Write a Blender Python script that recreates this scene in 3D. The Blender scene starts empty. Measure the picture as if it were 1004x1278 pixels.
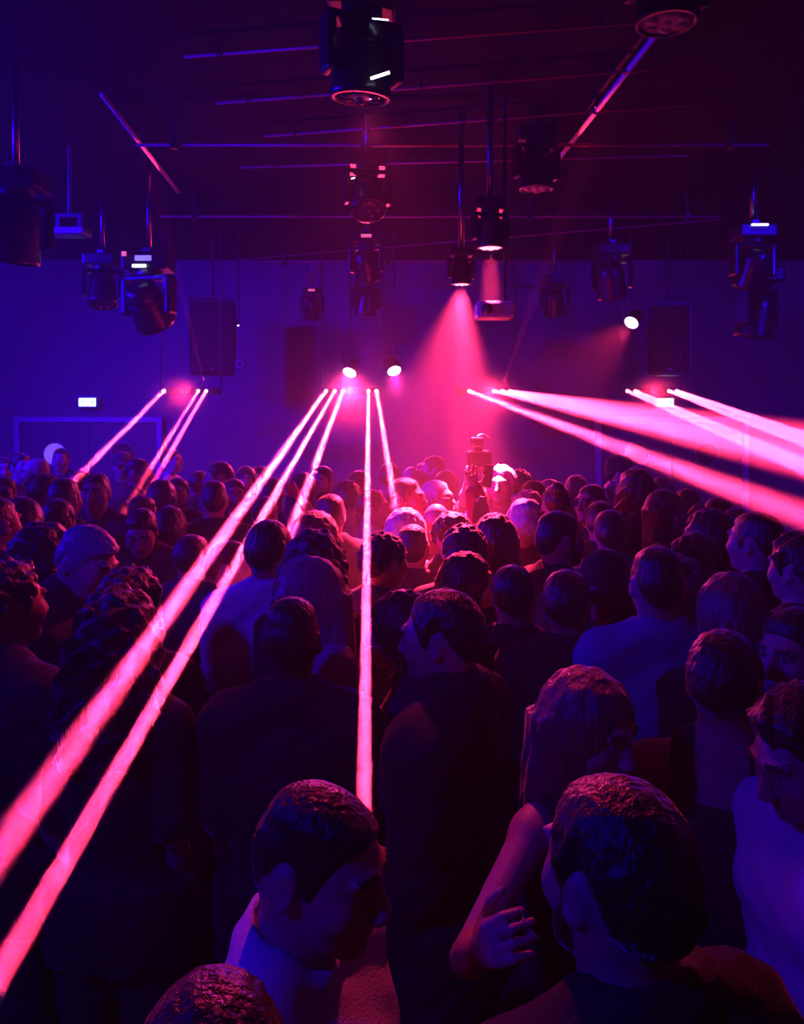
import bpy, bmesh, math, random
import numpy as np
from mathutils import Vector, Matrix, Euler, Quaternion

S = bpy.context.scene
COL = S.collection
PI = math.pi
R = math.radians

# ------------------------------------------------------------------ camera
CAM_Z, FPX, CX, HY = 2.3, 1000.0, 502.0, 516.0


def at(px, py, d):
    """The point of the room that the photo shows at (px, py), d metres from the camera."""
    return Vector(((px - CX) * d / FPX, d, CAM_Z + (HY - py) * d / FPX))


cam = bpy.data.cameras.new('camera')
cam_ob = bpy.data.objects.new('camera', cam)
COL.objects.link(cam_ob)
S.camera = cam_ob
cam_ob.location = (0, 0, CAM_Z)
cam_ob.rotation_euler = (PI / 2, 0, 0)
cam.sensor_fit = 'VERTICAL'
cam.sensor_height = 24
cam.lens = 24 * FPX / 1278
cam.shift_y = -(639 - HY) / 1278
cam.clip_start = .02

# ------------------------------------------------------------------ view, render feel, world
S.view_settings.view_transform = 'Standard'
S.view_settings.look = 'None'
S.view_settings.gamma = 1
S.view_settings.exposure = 0
S.view_settings.use_curve_mapping = False
S.cycles.volume_bounces = 0
S.cycles.max_bounces = 4
S.cycles.diffuse_bounces = 1
S.cycles.glossy_bounces = 2
S.cycles.sample_clamp_indirect = 1.5
S.cycles.use_denoising = True
world = bpy.data.worlds.new('night')
S.world = world
world.use_nodes = True
world.node_tree.nodes['Background'].inputs[0].default_value = (0, 0, 0, 1)
HAZE = .016             # the thin theatrical haze that fills the room
air = world.node_tree.nodes.new('ShaderNodeVolumeScatter')
air.inputs['Density'].default_value = HAZE
air.inputs['Anisotropy'].default_value = .35
world.node_tree.links.new(air.outputs[0], world.node_tree.nodes['World Output'].inputs['Volume'])

# ------------------------------------------------------------------ lights of the room
LASER = (1.0, .028, .11)
BLUE = (.012, 0.0, 1.0)
MAGENTA = (1.0, .03, .34)
LASER_W = 13.5          # power of one laser
STRAY_W = 50           # light scattered at each laser bar
FLOOD_W = 25000          # the two wash heads that shine straight down
PAR_W = 520
BLUE_W = 3600
DL = 9.5               # depth of the laser bars


def aim(o, p, t):
    o.location = p
    o.rotation_mode = 'QUATERNION'
    o.rotation_quaternion = (Vector(t) - Vector(p)).to_track_quat('-Z', 'Y')


def spot(name, p, t, e, col, ang, r=.06, blend=.5):
    l = bpy.data.lights.new(name, 'SPOT')
    l.energy = e; l.color = col; l.spot_size = ang; l.spot_blend = blend; l.shadow_soft_size = r
    o = bpy.data.objects.new(name, l); COL.objects.link(o); aim(o, p, t)
    return o


def point(name, p, e, col, r=.05):
    l = bpy.data.lights.new(name, 'POINT')
    l.energy = e; l.color = col; l.shadow_soft_size = r
    o = bpy.data.objects.new(name, l); COL.objects.link(o); o.location = p
    return o


# blue wash lamps under the ceiling, mostly on the left of the room
spot('blue_wash', (-5.6, 3.5, 4.2), (-4.5, 11.4, 2.4), BLUE_W * .45, BLUE, 1.5, r=.1, blend=1)
spot('blue_wash', (-5.8, 6.0, 4.2), (-2.4, 9.5, 1.0), BLUE_W * .6, BLUE, 1.7, r=.1, blend=1)
spot('blue_wash', (-2.5, -.6, 4.2), (-.5, 3.2, .2), BLUE_W * .09, BLUE, 1.5, r=.15, blend=1)
spot('blue_wash', (4.5, 3.0, 4.2), (3.5, 11.0, 2.0), BLUE_W * .24, BLUE, 1.5, r=.1, blend=1)
spot('blue_wash', (-6.0, 4.2, 3.3), (-2.6, 4.6, 4.6), BLUE_W * .7, BLUE, 1.9, r=.1, blend=1)  # unseen uplight added to bring blue onto the left ceiling
spot('pipe_fill', (-.3, 9.2, 2.75), (.2, 5.6, 4.5), 170, LASER, R(62), .05, 1)  # added uplight that reddens the ceiling pipes
for px_ in (230, 437, 612, 815):  # added spots at each bar stand in for scattered laser light
    k_ = 1.5 if px_ in (437, 612) else .7
    p_ = at(px_, 484, DL - .02)
    spot('laser_glow', p_, p_ + Vector((0, -1, -.42)), STRAY_W * (2.2 if px_ == 437 else .9) * k_, LASER, R(158), .06, .5)
    p_ = at(px_, 488, DL - .12)
    spot('laser_glow', p_, p_ + Vector((0, -1, -.85)), STRAY_W * 1.3 * k_, LASER, R(100), .06, .9)

# ------------------------------------------------------------------ helpers: materials


def mat(name, col, rough=.6, metal=0.0, emit=None, es=0.0, bump=0.0, scale=60.0, sheen=0.0, spec=.5, stretch=None):
    m = bpy.data.materials.get(name)
    if m: return m
    m = bpy.data.materials.new(name); m.use_nodes = True
    t = m.node_tree; b = t.nodes['Principled BSDF']
    b.inputs['Base Color'].default_value = (*col, 1)
    b.inputs['Roughness'].default_value = rough
    b.inputs['Metallic'].default_value = metal
    b.inputs['Specular IOR Level'].default_value = spec
    if sheen:
        b.inputs['Sheen Weight'].default_value = sheen
        b.inputs['Sheen Roughness'].default_value = .28
    if emit:
        b.inputs['Emission Color'].default_value = (*emit, 1)
        b.inputs['Emission Strength'].default_value = es
        m.cycles.emission_sampling = 'NONE'
    tc = t.nodes.new('ShaderNodeTexCoord')
    mp = t.nodes.new('ShaderNodeMapping')
    if stretch: mp.inputs['Scale'].default_value = stretch
    n = t.nodes.new('ShaderNodeTexNoise')
    n.inputs['Scale'].default_value = scale; n.inputs['Detail'].default_value = 3
    t.links.new(tc.outputs['Object'], mp.inputs['Vector']); t.links.new(mp.outputs[0], n.inputs['Vector'])
    # a little wear in the colour
    mx = t.nodes.new('ShaderNodeMix'); mx.data_type = 'RGBA'
    mx.inputs['A'].default_value = (*[c * .75 for c in col], 1)
    mx.inputs['B'].default_value = (*[min(1, c * 1.2) for c in col], 1)
    t.links.new(n.outputs['Fac'], mx.inputs['Factor']); t.links.new(mx.outputs['Result'], b.inputs['Base Color'])
    if bump:
        bp = t.nodes.new('ShaderNodeBump'); bp.inputs['Strength'].default_value = bump; bp.inputs['Distance'].default_value = .01
        t.links.new(n.outputs['Fac'], bp.inputs['Height']); t.links.new(bp.outputs[0], b.inputs['Normal'])
    return m


def haze_mat(name, dens, g):
    m = bpy.data.materials.new(name); m.use_nodes = True; t = m.node_tree
    t.nodes.remove(t.nodes['Principled BSDF'])
    v = t.nodes.new('ShaderNodeVolumeScatter')
    v.inputs['Density'].default_value = dens; v.inputs['Anisotropy'].default_value = g
    t.links.new(v.outputs[0], t.nodes['Material Output'].inputs['Volume'])
    return m


M_WALL = mat('wall_paint', (.16, .16, .17), .8, scale=8, bump=.05)
M_CEIL = mat('black_ceiling_paint', (.006, .006, .009), .9, scale=10, bump=.1, spec=.06)
M_WALL_UNSEEN = mat('blackened_wall', (.008, .008, .01), .95, scale=10, bump=.2, spec=0)  # unseen wall behind the viewer, blackened to stop laser bounce
M_FLOOR = mat('dark_floor', (.02, .02, .022), .5, scale=15)
M_BLACK = mat('black_metal', (.012, .012, .014), .38, scale=40)
M_BLACKP = mat('black_plastic', (.016, .016, .018), .3, scale=60)
M_GREY = mat('grey_metal', (.25, .25, .27), .35, .7, scale=50)
M_STEEL = mat('steel_pipe', (.35, .33, .33), .3, 1.0, scale=40)
M_PIPE = mat('pipe_pink_light', (.62, .07, .11), .4, scale=40)  # red base colour stands for pink light on the pipes
M_STREAK_TUBE = mat('pale_streak_tube', (.62, .56, .56), .6, scale=40, spec=.2)
M_CREAM = mat('pale_casing', (.55, .55, .55), .5, scale=30)
M_FRAME = mat('door_frame_paint', (.5, .48, .5), .5, scale=30)
M_DOOR = mat('door_paint', (.09, .09, .12), .55, scale=12)
M_GLASS = mat('dark_lens_glass', (.05, .05, .06), .08, scale=30)
M_LENS_RED = mat('lens_laser_lit', (.6, .1, .2), .2, emit=(1, .42, .6), es=14)
M_LENS_OFF = mat('lens_laser_unlit', (.05, .02, .03), .1)
M_PAR = mat('lens_par_lit', (.8, .6, .8), .2, emit=(1, .62, .95), es=5)
M_WASH = mat('lens_wash_lit', (.8, .3, .4), .2, emit=(1, .16, .3), es=5)
M_LED_GLINT = mat('white_led_glint', (.8, .8, .9), .3, emit=(.75, .82, 1), es=4)  # lit LEDs, also used for painted glints
M_SCREEN = mat('small_display', (.3, .3, .5), .3, emit=(.42, .3, 1), es=.7)
M_SCREENR = mat('small_red_display', (.5, .1, .2), .3, emit=(1, .12, .3), es=.9)
M_EXIT = mat('exit_sign_face', (.8, .9, .85), .4, emit=(.72, 1, .86), es=2.6)
M_EXITG = mat('exit_sign_green', (.1, .5, .3), .4, emit=(.10, .7, .38), es=1.0)

# ------------------------------------------------------------------ helpers: meshes


def link(name, me, m=None, parent=None, smooth=True):
    o = bpy.data.objects.new(name, me); COL.objects.link(o)
    if m and not me.materials: me.materials.append(m)
    if parent: o.parent = parent
    return o


def finish(name, bm, m, parent=None, smooth=False, loc=None, rot=None):
    me = bpy.data.meshes.new(name)
    bmesh.ops.recalc_face_normals(bm, faces=bm.faces[:])
    bm.to_mesh(me); bm.free()
    if smooth:
        me.polygons.foreach_set('use_smooth', [True] * len(me.polygons))
    o = link(name, me, m, parent)
    if loc is not None: o.location = loc
    if rot is not None: o.rotation_euler = rot
    return o


def b_box(bm, c, s, bevel=0.0, mtx=None):
    r = bmesh.ops.create_cube(bm, size=1)
    vs = r['verts']
    bmesh.ops.scale(bm, vec=Vector(s), verts=vs)
    if bevel:
        es = list({e for v in vs for e in v.link_edges})
        rb = bmesh.ops.bevel(bm, geom=es, offset=bevel, segments=2, profile=.6, affect='EDGES')
        vs = list({v for f in rb['faces'] for v in f.verts} | {v for v in vs if v.is_valid})
    M_ = Matrix.Translation(Vector(c)) @ (mtx if mtx else Matrix())
    bmesh.ops.transform(bm, matrix=M_, verts=vs)
    return vs


def b_tube(bm, a, b, r0, r1=None, seg=16):
    a, b = Vector(a), Vector(b); v = b - a
    r = bmesh.ops.create_cone(bm, cap_ends=True, segments=seg, radius1=r0, radius2=r0 if r1 is None else r1, depth=v.length)
    M_ = Matrix.Translation((a + b) / 2) @ v.to_track_quat('Z', 'Y').to_matrix().to_4x4()
    bmesh.ops.transform(bm, matrix=M_, verts=r['verts'])
    return r['verts']


def b_lathe(bm, prof, seg=28, mtx=None):
    """profile of (radius, z), closed on the axis where radius is 0"""
    rings = []
    for (r, z) in prof:
        if r < 1e-6: rings.append([bm.verts.new((0, 0, z))])
        else: rings.append([bm.verts.new((r * math.cos(2 * PI * i / seg), r * math.sin(2 * PI * i / seg), z)) for i in range(seg)])
    for A, B in zip(rings, rings[1:]):
        for i in range(seg):
            j = (i + 1) % seg
            if len(A) == 1 and len(B) == 1: continue
            if len(A) == 1: bm.faces.new((A[0], B[i], B[j]))
            elif len(B) == 1: bm.faces.new((A[i], A[j], B[0]))
            else: bm.faces.new((A[i], A[j], B[j], B[i]))
    if mtx: bmesh.ops.transform(bm, matrix=mtx, verts=[v for r in rings for v in r])


def b_torus(bm, R0, r, mtx=None, seg=28, rs=8, a0=0, a1=2 * PI):
    full = abs(a1 - a0 - 2 * PI) < 1e-6
    n = seg if full else seg + 1
    rings = []
    for i in range(n):
        a = a0 + (a1 - a0) * i / seg
        rings.append([bm.verts.new(((R0 + r * math.cos(2 * PI * k / rs)) * math.cos(a), (R0 + r * math.cos(2 * PI * k / rs)) * math.sin(a), r * math.sin(2 * PI * k / rs))) for k in range(rs)])
    for i in range(seg):
        A, B = rings[i], rings[(i + 1) % n]
        for k in range(rs):
            l = (k + 1) % rs
            bm.faces.new((A[k], B[k], B[l], A[l]))
    if not full:
        bm.faces.new(rings[0]); bm.faces.new(rings[-1])
    if mtx: bmesh.ops.transform(bm, matrix=mtx, verts=[v for r_ in rings for v in r_])


def thing(name, label, cat, loc=(0, 0, 0), rot=(0, 0, 0), group=None):
    o = bpy.data.objects.new(name, None); COL.objects.link(o)
    o.empty_display_size = .1
    o.location = loc; o.rotation_euler = rot
    tag(o, label, cat, group)
    return o


def tag(o, label, cat, group=None):
    o['label'] = label; o['category'] = cat
    if group: o['group'] = group
    return o


def struct(name, bm, m, parent=None, label=None):
    o = finish(name, bm, m, parent)
    if not parent: o['kind'] = 'structure'
    if label: o['label'] = label
    return o


def slab(name, a, b, m, label=None):
    bm = bmesh.new()
    b_box(bm, [(p + q) / 2 for p, q in zip(a, b)], [abs(q - p) for p, q in zip(a, b)])
    return struct(name, bm, m, label=label)


# ------------------------------------------------------------------ the room
X0, X1, Y0, Y1, ZC = -6.2, 6.2, -1.2, 11.5, 4.5
slab('floor', (X0 - .2, Y0 - .2, -.12), (X1 + .2, Y1 + .2, 0), M_FLOOR, 'dark dance floor under the crowd')
slab('ceiling', (X0 - .2, Y0 - .2, ZC), (X1 + .2, Y1 + .2, ZC + .12), M_CEIL, 'black ceiling with thin pipes and stage lights')
slab('wall_back', (X0 - .2, Y1, 0), (X1 + .2, Y1 + .15, ZC), M_WALL, 'blue lit back wall behind the crowd')
slab('wall_left', (X0 - .15, Y0, 0), (X0, Y1, ZC), M_WALL, 'blue lit wall on the left')
slab('wall_right', (X1, Y0, 0), (X1 + .15, Y1, ZC), M_WALL, 'dark wall on the right')
slab('wall_front', (X0 - .2, Y0 - .15, 0), (X1 + .2, Y0, ZC), M_WALL_UNSEEN, 'dark wall behind the viewer')


def door(name, pxa, pxb, label, lit):
    y = Y1 - .001
    xa, xb = at(pxa, 500, y).x, at(pxb, 500, y).x
    ztop = at(0, 527, y).z
    root = thing(name, label, 'door', (0, 0, 0)); root['kind'] = 'structure'
    w = .075
    bm = bmesh.new()
    b_box(bm, (xa - w / 2, y - .05, ztop / 2), (w, .1, ztop), .008)
    b_box(bm, (xb + w / 2, y - .05, ztop / 2), (w, .1, ztop), .008)
    b_box(bm, ((xa + xb) / 2, y - .05, ztop + w / 2), (xb - xa + 2 * w, .1, w), .008)
    finish('door_frame', bm, M_FRAME, root)
    mid = (xa + xb) / 2
    for k, (p, q) in enumerate(((xa, mid), (mid, xb))):
        bm = bmesh.new(); b_box(bm, ((p + q) / 2, y - .03, ztop / 2), (q - p - .012, .045, ztop - .02), .004)
        lf = finish('door_leaf', bm, M_DOOR, root)
        bm = bmesh.new(); rz = Matrix.Translation((((p + q) / 2), y - .055, 1.72)) @ Matrix.Rotation(PI / 2, 4, 'X')
        b_torus(bm, .17, .018, rz)
        finish('porthole_rim', bm, M_GREY, lf, True)
        bm = bmesh.new(); b_tube(bm, ((p + q) / 2, y - .06, 1.72), ((p + q) / 2, y - .05, 1.72), .16, seg=32)
        finish('porthole_glass', bm, mat('lit_porthole', (.3, .2, .5), .2, emit=(.42, .16, 1), es=.55) if (lit and k == 0) else M_GLASS, lf)
        bm = bmesh.new(); hx = mid + (-.09 if k == 0 else .09)
        b_box(bm, (hx, y - .075, 1.05), (.03, .05, .34), .008)
        finish('handle', bm, M_GREY, lf)
    return root


door('door_1', 28, 198, 'double swing doors with round portholes and pale frame under the left exit sign', True)
door('door_2', 749, 925, 'double swing doors with pale frame behind the laser fan under the right exit sign', False)
bm = bmesh.new(); b_box(bm, (0, Y1 - .012, .06), (X1 - X0, .024, .12), .004); struct('baseboard_back', bm, M_BLACK)

# ------------------------------------------------------------------ exit signs


def exit_sign(px, py, w, label):
    p = at(px, py, Y1 - .12)
    root = thing('exit_sign', label, 'exit sign', p, group='lit exit signs above the doors')
    W_, H_ = w, w * .5
    bm = bmesh.new(); b_box(bm, (0, .055, 0), (W_ + .04, .11, H_ + .04), .01); finish('housing', bm, M_GREY, root)
    for k in (-1, 1):
        bm = bmesh.new(); b_box(bm, (k * W_ / 4, -.004, 0), (W_ / 2 - .012, .008, H_ - .01), .002)
        f = finish('lit_panel', bm, M_EXIT, root)
        bm = bmesh.new()
        u = H_ / 10
        if k < 0:   # running figure
            b_tube(bm, (-.5 * u, -.010, 3.2 * u), (-.5 * u, -.013, 3.2 * u), .75 * u, seg=14)
            for (a, b, t) in (((-.3, 2.2), (-.9, -.3), .5), ((-.9, -.3), (.7, -1.3), .42), ((.7, -1.3), (.6, -3.2), .36), ((-.9, -.3), (-1.8, -1.9), .42), ((-1.8, -1.9), (-3.2, -2.1), .36), ((-.3, 2.0), (1.2, .9), .34), ((-.4, 2.0), (-1.9, 1.2), .34)):
                b_tube(bm, (a[0] * u, -.0115, a[1] * u), (b[0] * u, -.0115, b[1] * u), t * u, seg=8)
        else:       # arrow
            b_box(bm, (-.8 * u, -.0115, 0), (3.2 * u, .003, .9 * u))
            v = [bm.verts.new((x * u, -.0115, z * u)) for x, z in ((.6, 2), (.6, -2), (2.9, 0))]
            v2 = [bm.verts.new((x * u, -.009, z * u)) for x, z in ((.6, 2), (.6, -2), (2.9, 0))]
            bm.faces.new(v); bm.faces.new(v2[::-1])
            for i in range(3): bm.faces.new((v[i], v[(i + 1) % 3], v2[(i + 1) % 3], v2[i]))
        for v_ in bm.verts: v_.co.x += k * W_ / 4
        finish('pictogram', bm, M_EXITG, f)
    return root


exit_sign(109, 502, .25, 'lit white and green exit sign over the left double doors')
exit_sign(831, 502, .24, 'lit white and green exit sign seen through the laser fan at right')

# ------------------------------------------------------------------ ceiling pipes
PIPES = [(230, 71, 800, 28), (270, 129, 810, 87), (330, 170, 860, 131), (300, 209, 860, 194), (300, 324, 900, 274)]
for i, (xa, ya, xb, yb) in enumerate(PIPES):
    z = ZC - .06
    da, db = (z - CAM_Z) * FPX / (HY - ya), (z - CAM_Z) * FPX / (HY - yb)
    a, b = at(xa, ya, da), at(xb, yb, db)
    bm = bmesh.new(); b_tube(bm, a, b, .010, seg=14)
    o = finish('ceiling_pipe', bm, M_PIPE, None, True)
    v = (b - a)
    for t in (.08, .5, .92):
        q = a + v * t
        bm = bmesh.new(); b_tube(bm, q, (q.x, q.y, ZC), .008); b_torus(bm, .018, .005, Matrix.Translation(q) @ v.to_track_quat('Z', 'Y').to_matrix().to_4x4(), 14, 6)
        finish('pipe_hanger', bm, M_BLACK, o)
    tag(o, ['thin steel pipe crossing the ceiling nearest the viewer', 'thin slanting ceiling pipe, second from the viewer', 'thin slanting ceiling pipe, third from the viewer, over the middle fixture',
            'thin ceiling pipe, fourth from the viewer', 'thin slanting ceiling pipe farthest back above the speakers'][i], 'ceiling pipe', 'thin pipes crossing the ceiling')
BARS = [(170, 181, 960, 181, 4.3), (200, 270.5, 900, 270.5, 4.25), (330, 327, 760, 327, 4.15)]
for i, (xa, ya, xb, yb, z) in enumerate(BARS):
    d = (z - CAM_Z) * FPX / (HY - ya)
    a, b = at(xa, ya, d), at(xb, yb, d)
    bm = bmesh.new(); b_tube(bm, a, b, .012, seg=16)
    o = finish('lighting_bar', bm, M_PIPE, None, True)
    for t in (.06, .36, .66, .94):
        q = a.lerp(b, t)
        bm = bmesh.new(); b_tube(bm, q, (q.x, q.y, ZC), .012); b_box(bm, (q.x, q.y, q.z), (.05, .062, .06), .006)
        finish('drop_clamp', bm, M_BLACK, o)
    tag(o, ['horizontal lighting bar crossing the ceiling behind the biggest fixture', 'horizontal lighting bar crossing mid ceiling behind the lit round disc', 'horizontal lighting bar farthest back under the ceiling'][i],
        'lighting bar', 'horizontal lighting bars under the ceiling')

# ------------------------------------------------------------------ moving head fixtures


def mover_meshes():
    """base on top (z 0 = top of the base), yoke hanging from it, head turning in the yoke"""
    g = {}
    bm = bmesh.new(); b_box(bm, (0, 0, -.055), (.30, .24, .11), .018)
    for k in range(5): b_box(bm, (-.1 + k * .05, -.122, -.08), (.03, .006, .012))
    g['base'] = bm
    bm = bmesh.new(); b_box(bm, (0, -.123, -.045), (.11, .006, .035), .002); g['display'] = bm
    bm = bmesh.new()
    b_tube(bm, (0, 0, 0), (0, 0, -.035), .09, seg=24)
    b_box(bm, (0, 0, -.05), (.36, .10, .035), .01)
    for s in (-1, 1): b_box(bm, (s * .165, 0, -.17), (.045, .11, .25), .016)
    g['yoke'] = bm
    bm = bmesh.new()
    b_lathe(bm, [(0, .19), (.07, .19), (.105, .165), (.115, .10), (.125, .03), (.128, -.06), (.138, -.10), (.138, -.125), (.118, -.13), (.115, -.118), (0, -.118)], 32)
    for k in range(6): b_torus(bm, .118, .004, Matrix.Translation((0, 0, .09 - k * .022)), 28, 6)
    g['head'] = bm
    bm = bmesh.new(); b_lathe(bm, [(0, -.128), (.06, -.125), (.112, -.1185), (.112, -.117), (0, -.117)], 32)
    for a in range(7):
        ang = a * 2 * PI / 6; rr = 0 if a == 6 else .07
        b_lathe(bm, [(0, -.134), (.018, -.131), (.026, -.124), (.026, -.118), (0, -.118)], 14, Matrix.Translation((rr * math.cos(ang), rr * math.sin(ang), 0)))
    g['lens'] = bm
    bm = bmesh.new(); b_box(bm, (0, 0, .02), (.06, .12, .04), .006); g['clamp'] = bm
    out = {}
    for k, b in g.items():
        me = bpy.data.meshes.new(k); bmesh.ops.recalc_face_normals(b, faces=b.faces[:]); b.to_mesh(me); b.free()
        if k in ('head', 'lens'): me.polygons.foreach_set('use_smooth', [True] * len(me.polygons))
        out[k] = me
    for k, m_ in (('base', M_BLACKP), ('display', M_SCREEN), ('yoke', M_BLACKP), ('head', M_BLACKP), ('lens', M_GLASS), ('clamp', M_GREY)): out[k].materials.append(m_)
    return out


MV = mover_meshes()


def mover(p, label, pan=0, tilt=0, s=1.0, lens=None, display=None, zrot=0):
    p = Vector(p)
    root = thing('moving_head_light', label, 'stage light', p, (0, 0, zrot), 'moving head lights under the ceiling')
    root.scale = (s, s, s)

    def sub(name, me, par, loc=(0, 0, 0), rot=(0, 0, 0), m=None):
        o = bpy.data.objects.new(name, me); COL.objects.link(o); o.parent = par; o.location = loc; o.rotation_euler = rot
        if m: o.material_slots[0].link = 'OBJECT'; o.material_slots[0].material = m
        return o
    b = sub('base', MV['base'], root); sub('display', MV['display'], b, m=display or M_BLACK)
    sub('clamp', MV['clamp'], root)
    yk = sub('yoke', MV['yoke'], root, (0, 0, -.11), (0, 0, pan))
    # the head turns in the yoke but is a part of its own
    hd = sub('head', MV['head'], root, (0, 0, -.11 - .25), Euler((tilt, 0, pan)))
    sub('lens', MV['lens'], hd, m=lens)
    L = (ZC - p.z - .03 * s) / s
    if L > .03:
        bm = bmesh.new(); b_tube(bm, (0, 0, .03), (0, 0, .03 + L), .022 / s, seg=14)
        finish('drop_pole', bm, M_STEEL, root, True)
    return root


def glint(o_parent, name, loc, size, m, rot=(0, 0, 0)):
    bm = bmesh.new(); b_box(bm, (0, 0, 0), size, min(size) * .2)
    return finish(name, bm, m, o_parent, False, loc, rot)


# middle row, hanging from the ceiling one behind the other
m_ = mover(at(452, -15, 3.55), 'large black moving head hanging closest to the viewer at top centre', 0.5, .12, 1.0)
# its lens is unlit; added pink spots rim the heads in front of the viewer
p_ = at(456, 128, 3.5)
spot('rim_spot', p_, (.12, 1.35, 1.62), 190, LASER, R(29), .06, .6)
spot('rim_spot', p_, (-.85, 2.2, 1.70), 90, LASER, R(24), .06, .7)
glint(m_, 'glint_strip', (.085, -.125, -.2), (.07, .005, .005), M_LED_GLINT, (0, .1, 0))  # emissive sliver painting a white glint on the black head
glint(m_, 'glint_sliver', (.085, -.16, -.455), (.085, .012, .010), M_LED_GLINT, (0, -.32, 0))  # emissive sliver painting the glint at its lens edge
m_ = mover(at(459, 190, 5.9), 'black moving head with small white glint, second in the middle row', 0.2, -.5, .95)
glint(m_, 'glint_strip', (-.105, -.13, -.24), (.03, .006, .008), M_LED_GLINT, (0, -.3, 0))  # glowing chip that paints the small white glint
mover(at(458, 292, 8.0), 'black moving head third in the middle row above the pink beams', -.3, .5, .95, display=M_SCREENR)
mover(at(457, 345, 9.6), 'black moving head farthest back in the middle row', .5, .2, .95)
# right row of wash heads that face straight down
def wash(px, py, d, label, s, m):
    p = at(px, py, d) + Vector((0, 0, .494 * s))      # (px, py) is where the lens shows
    mover(p, label, .3, 0, s, m)
    return at(px, py, d) - Vector((0, 0, .03))


M_FROST = mat('frosted_lens', (.6, .58, .6), .35, bump=.8, scale=60)
wash(833, 32, 3.5, 'wash head with mottled pink underside hanging at the top right', 1.0, M_FROST)
wash(670, 238, 6.0, 'wash head seen as a thin pink disc right of centre', .95, M_FROST)
p = wash(612, 311, 5.4, 'lit wash head throwing a pink column onto the projector', .68, M_WASH)
spot('wash_beam', p, p + Vector((.05, 0, -3)), FLOOD_W * .8, LASER, R(15), .06, .4)
p = wash(576, 356, 5.9, 'lit wash head throwing a wide pink column beside the projector', .55, M_WASH)
spot('wash_beam', p, p + Vector((.16, -.3, -2.2)), FLOOD_W * 1.0, LASER, R(25), .05, .7)
spot('wash_beam', p, p + Vector((-.25, -1.3, -1.4)), FLOOD_W * .42, LASER, R(40), .05, 1)  # second spot added at the same lens to pinken the centre crowd
# left group
mover(at(20, 215, 5.0), 'dark moving head at the left edge under the ceiling', .8, .3, 1.15)
m_ = mover(at(186, 318, 7.0), 'big tilted moving head with lit displays at left above the speaker', -.3, .75, 1.3, display=M_SCREEN)
glint(m_, 'display_strip', (-.02, -.14, -.1), (.09, .012, .02), M_LED_GLINT)
glint(m_, 'indicator', (-.12, -.14, -.02), (.03, .012, .03), M_SCREENR)
mover(at(128, 318, 7.6), 'dark moving head just left of the big tilted one', .4, -.3, 1.0)
m_ = mover(at(390, 360, 10.4), 'small black moving head with red specks between speaker and middle row', .4, .6, .8, display=M_SCREENR)
# right group
mover(at(763, 305, 8.0), 'black moving head with pink rim above the right par can', -.5, .35, 1.1)
mover(at(692, 345, 9.6), 'black moving head with thin pink rim beside the projector', -.4, .4, .95)
m_ = mover(at(940, 282, 7.0), 'black moving head with painted white glint under the ceiling at far right', .2, .5, 1.1)
glint(m_, 'glint_strip', (.0, -.13, -.02), (.13, .012, .016), M_LED_GLINT)  # glowing strip that paints a white glint on the base
mover(at(945, 335, 7.6), 'dark moving head hanging just below and behind the far right one', .6, .2, 1.35)

# flat bracket lamp on the left
p = at(87, 290, 6.6)
root = thing('strobe_light', 'flat pale strobe panel on a U bracket under the ceiling at left', 'stage light', p)
bm = bmesh.new(); b_box(bm, (0, 0, 0), (.30, .2, .05), .012); finish('panel', bm, M_CREAM, root)
bm = bmesh.new(); b_box(bm, (0, -.01, -.03), (.26, .17, .012), .004)
finish('reflector', bm, M_GREY, root)
bm = bmesh.new()
for s in (-1, 1): b_box(bm, (s * .09, 0, .07), (.035, .035, .14), .006)
b_box(bm, (0, 0, .14), (.22, .04, .03), .006); b_tube(bm, (0, 0, .14), (0, 0, ZC - p.z), .018)
finish('bracket', bm, M_GREY, root)

# projector box under the wash head
p = at(617, 388, 5.42)
root = thing('projector', 'pale projector box hanging in the pink column right of centre', 'projector', p)
bm = bmesh.new(); b_box(bm, (0, 0, 0), (.25, .22, .11), .02)
for k in range(6): b_box(bm, (.03 + k * .014, -.111, 0), (.006, .006, .07))
finish('casing', bm, M_CREAM, root)
bm = bmesh.new(); b_lathe(bm, [(0, .02), (.05, .02), (.055, 0), (.05, -.01), (0, -.01)], 24, Matrix.Translation((-.06, -.115, 0)) @ Matrix.Rotation(PI / 2, 4, 'X') @ Matrix.Scale(.7, 4)); finish('lens', bm, M_GLASS, root, True)
bm = bmesh.new(); b_tube(bm, (.08, .07, .05), (.08, .07, ZC - p.z), .012); b_box(bm, (.08, .07, .06), (.07, .07, .012)); finish('mount', bm, M_BLACK, root)

# ------------------------------------------------------------------ speakers


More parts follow.
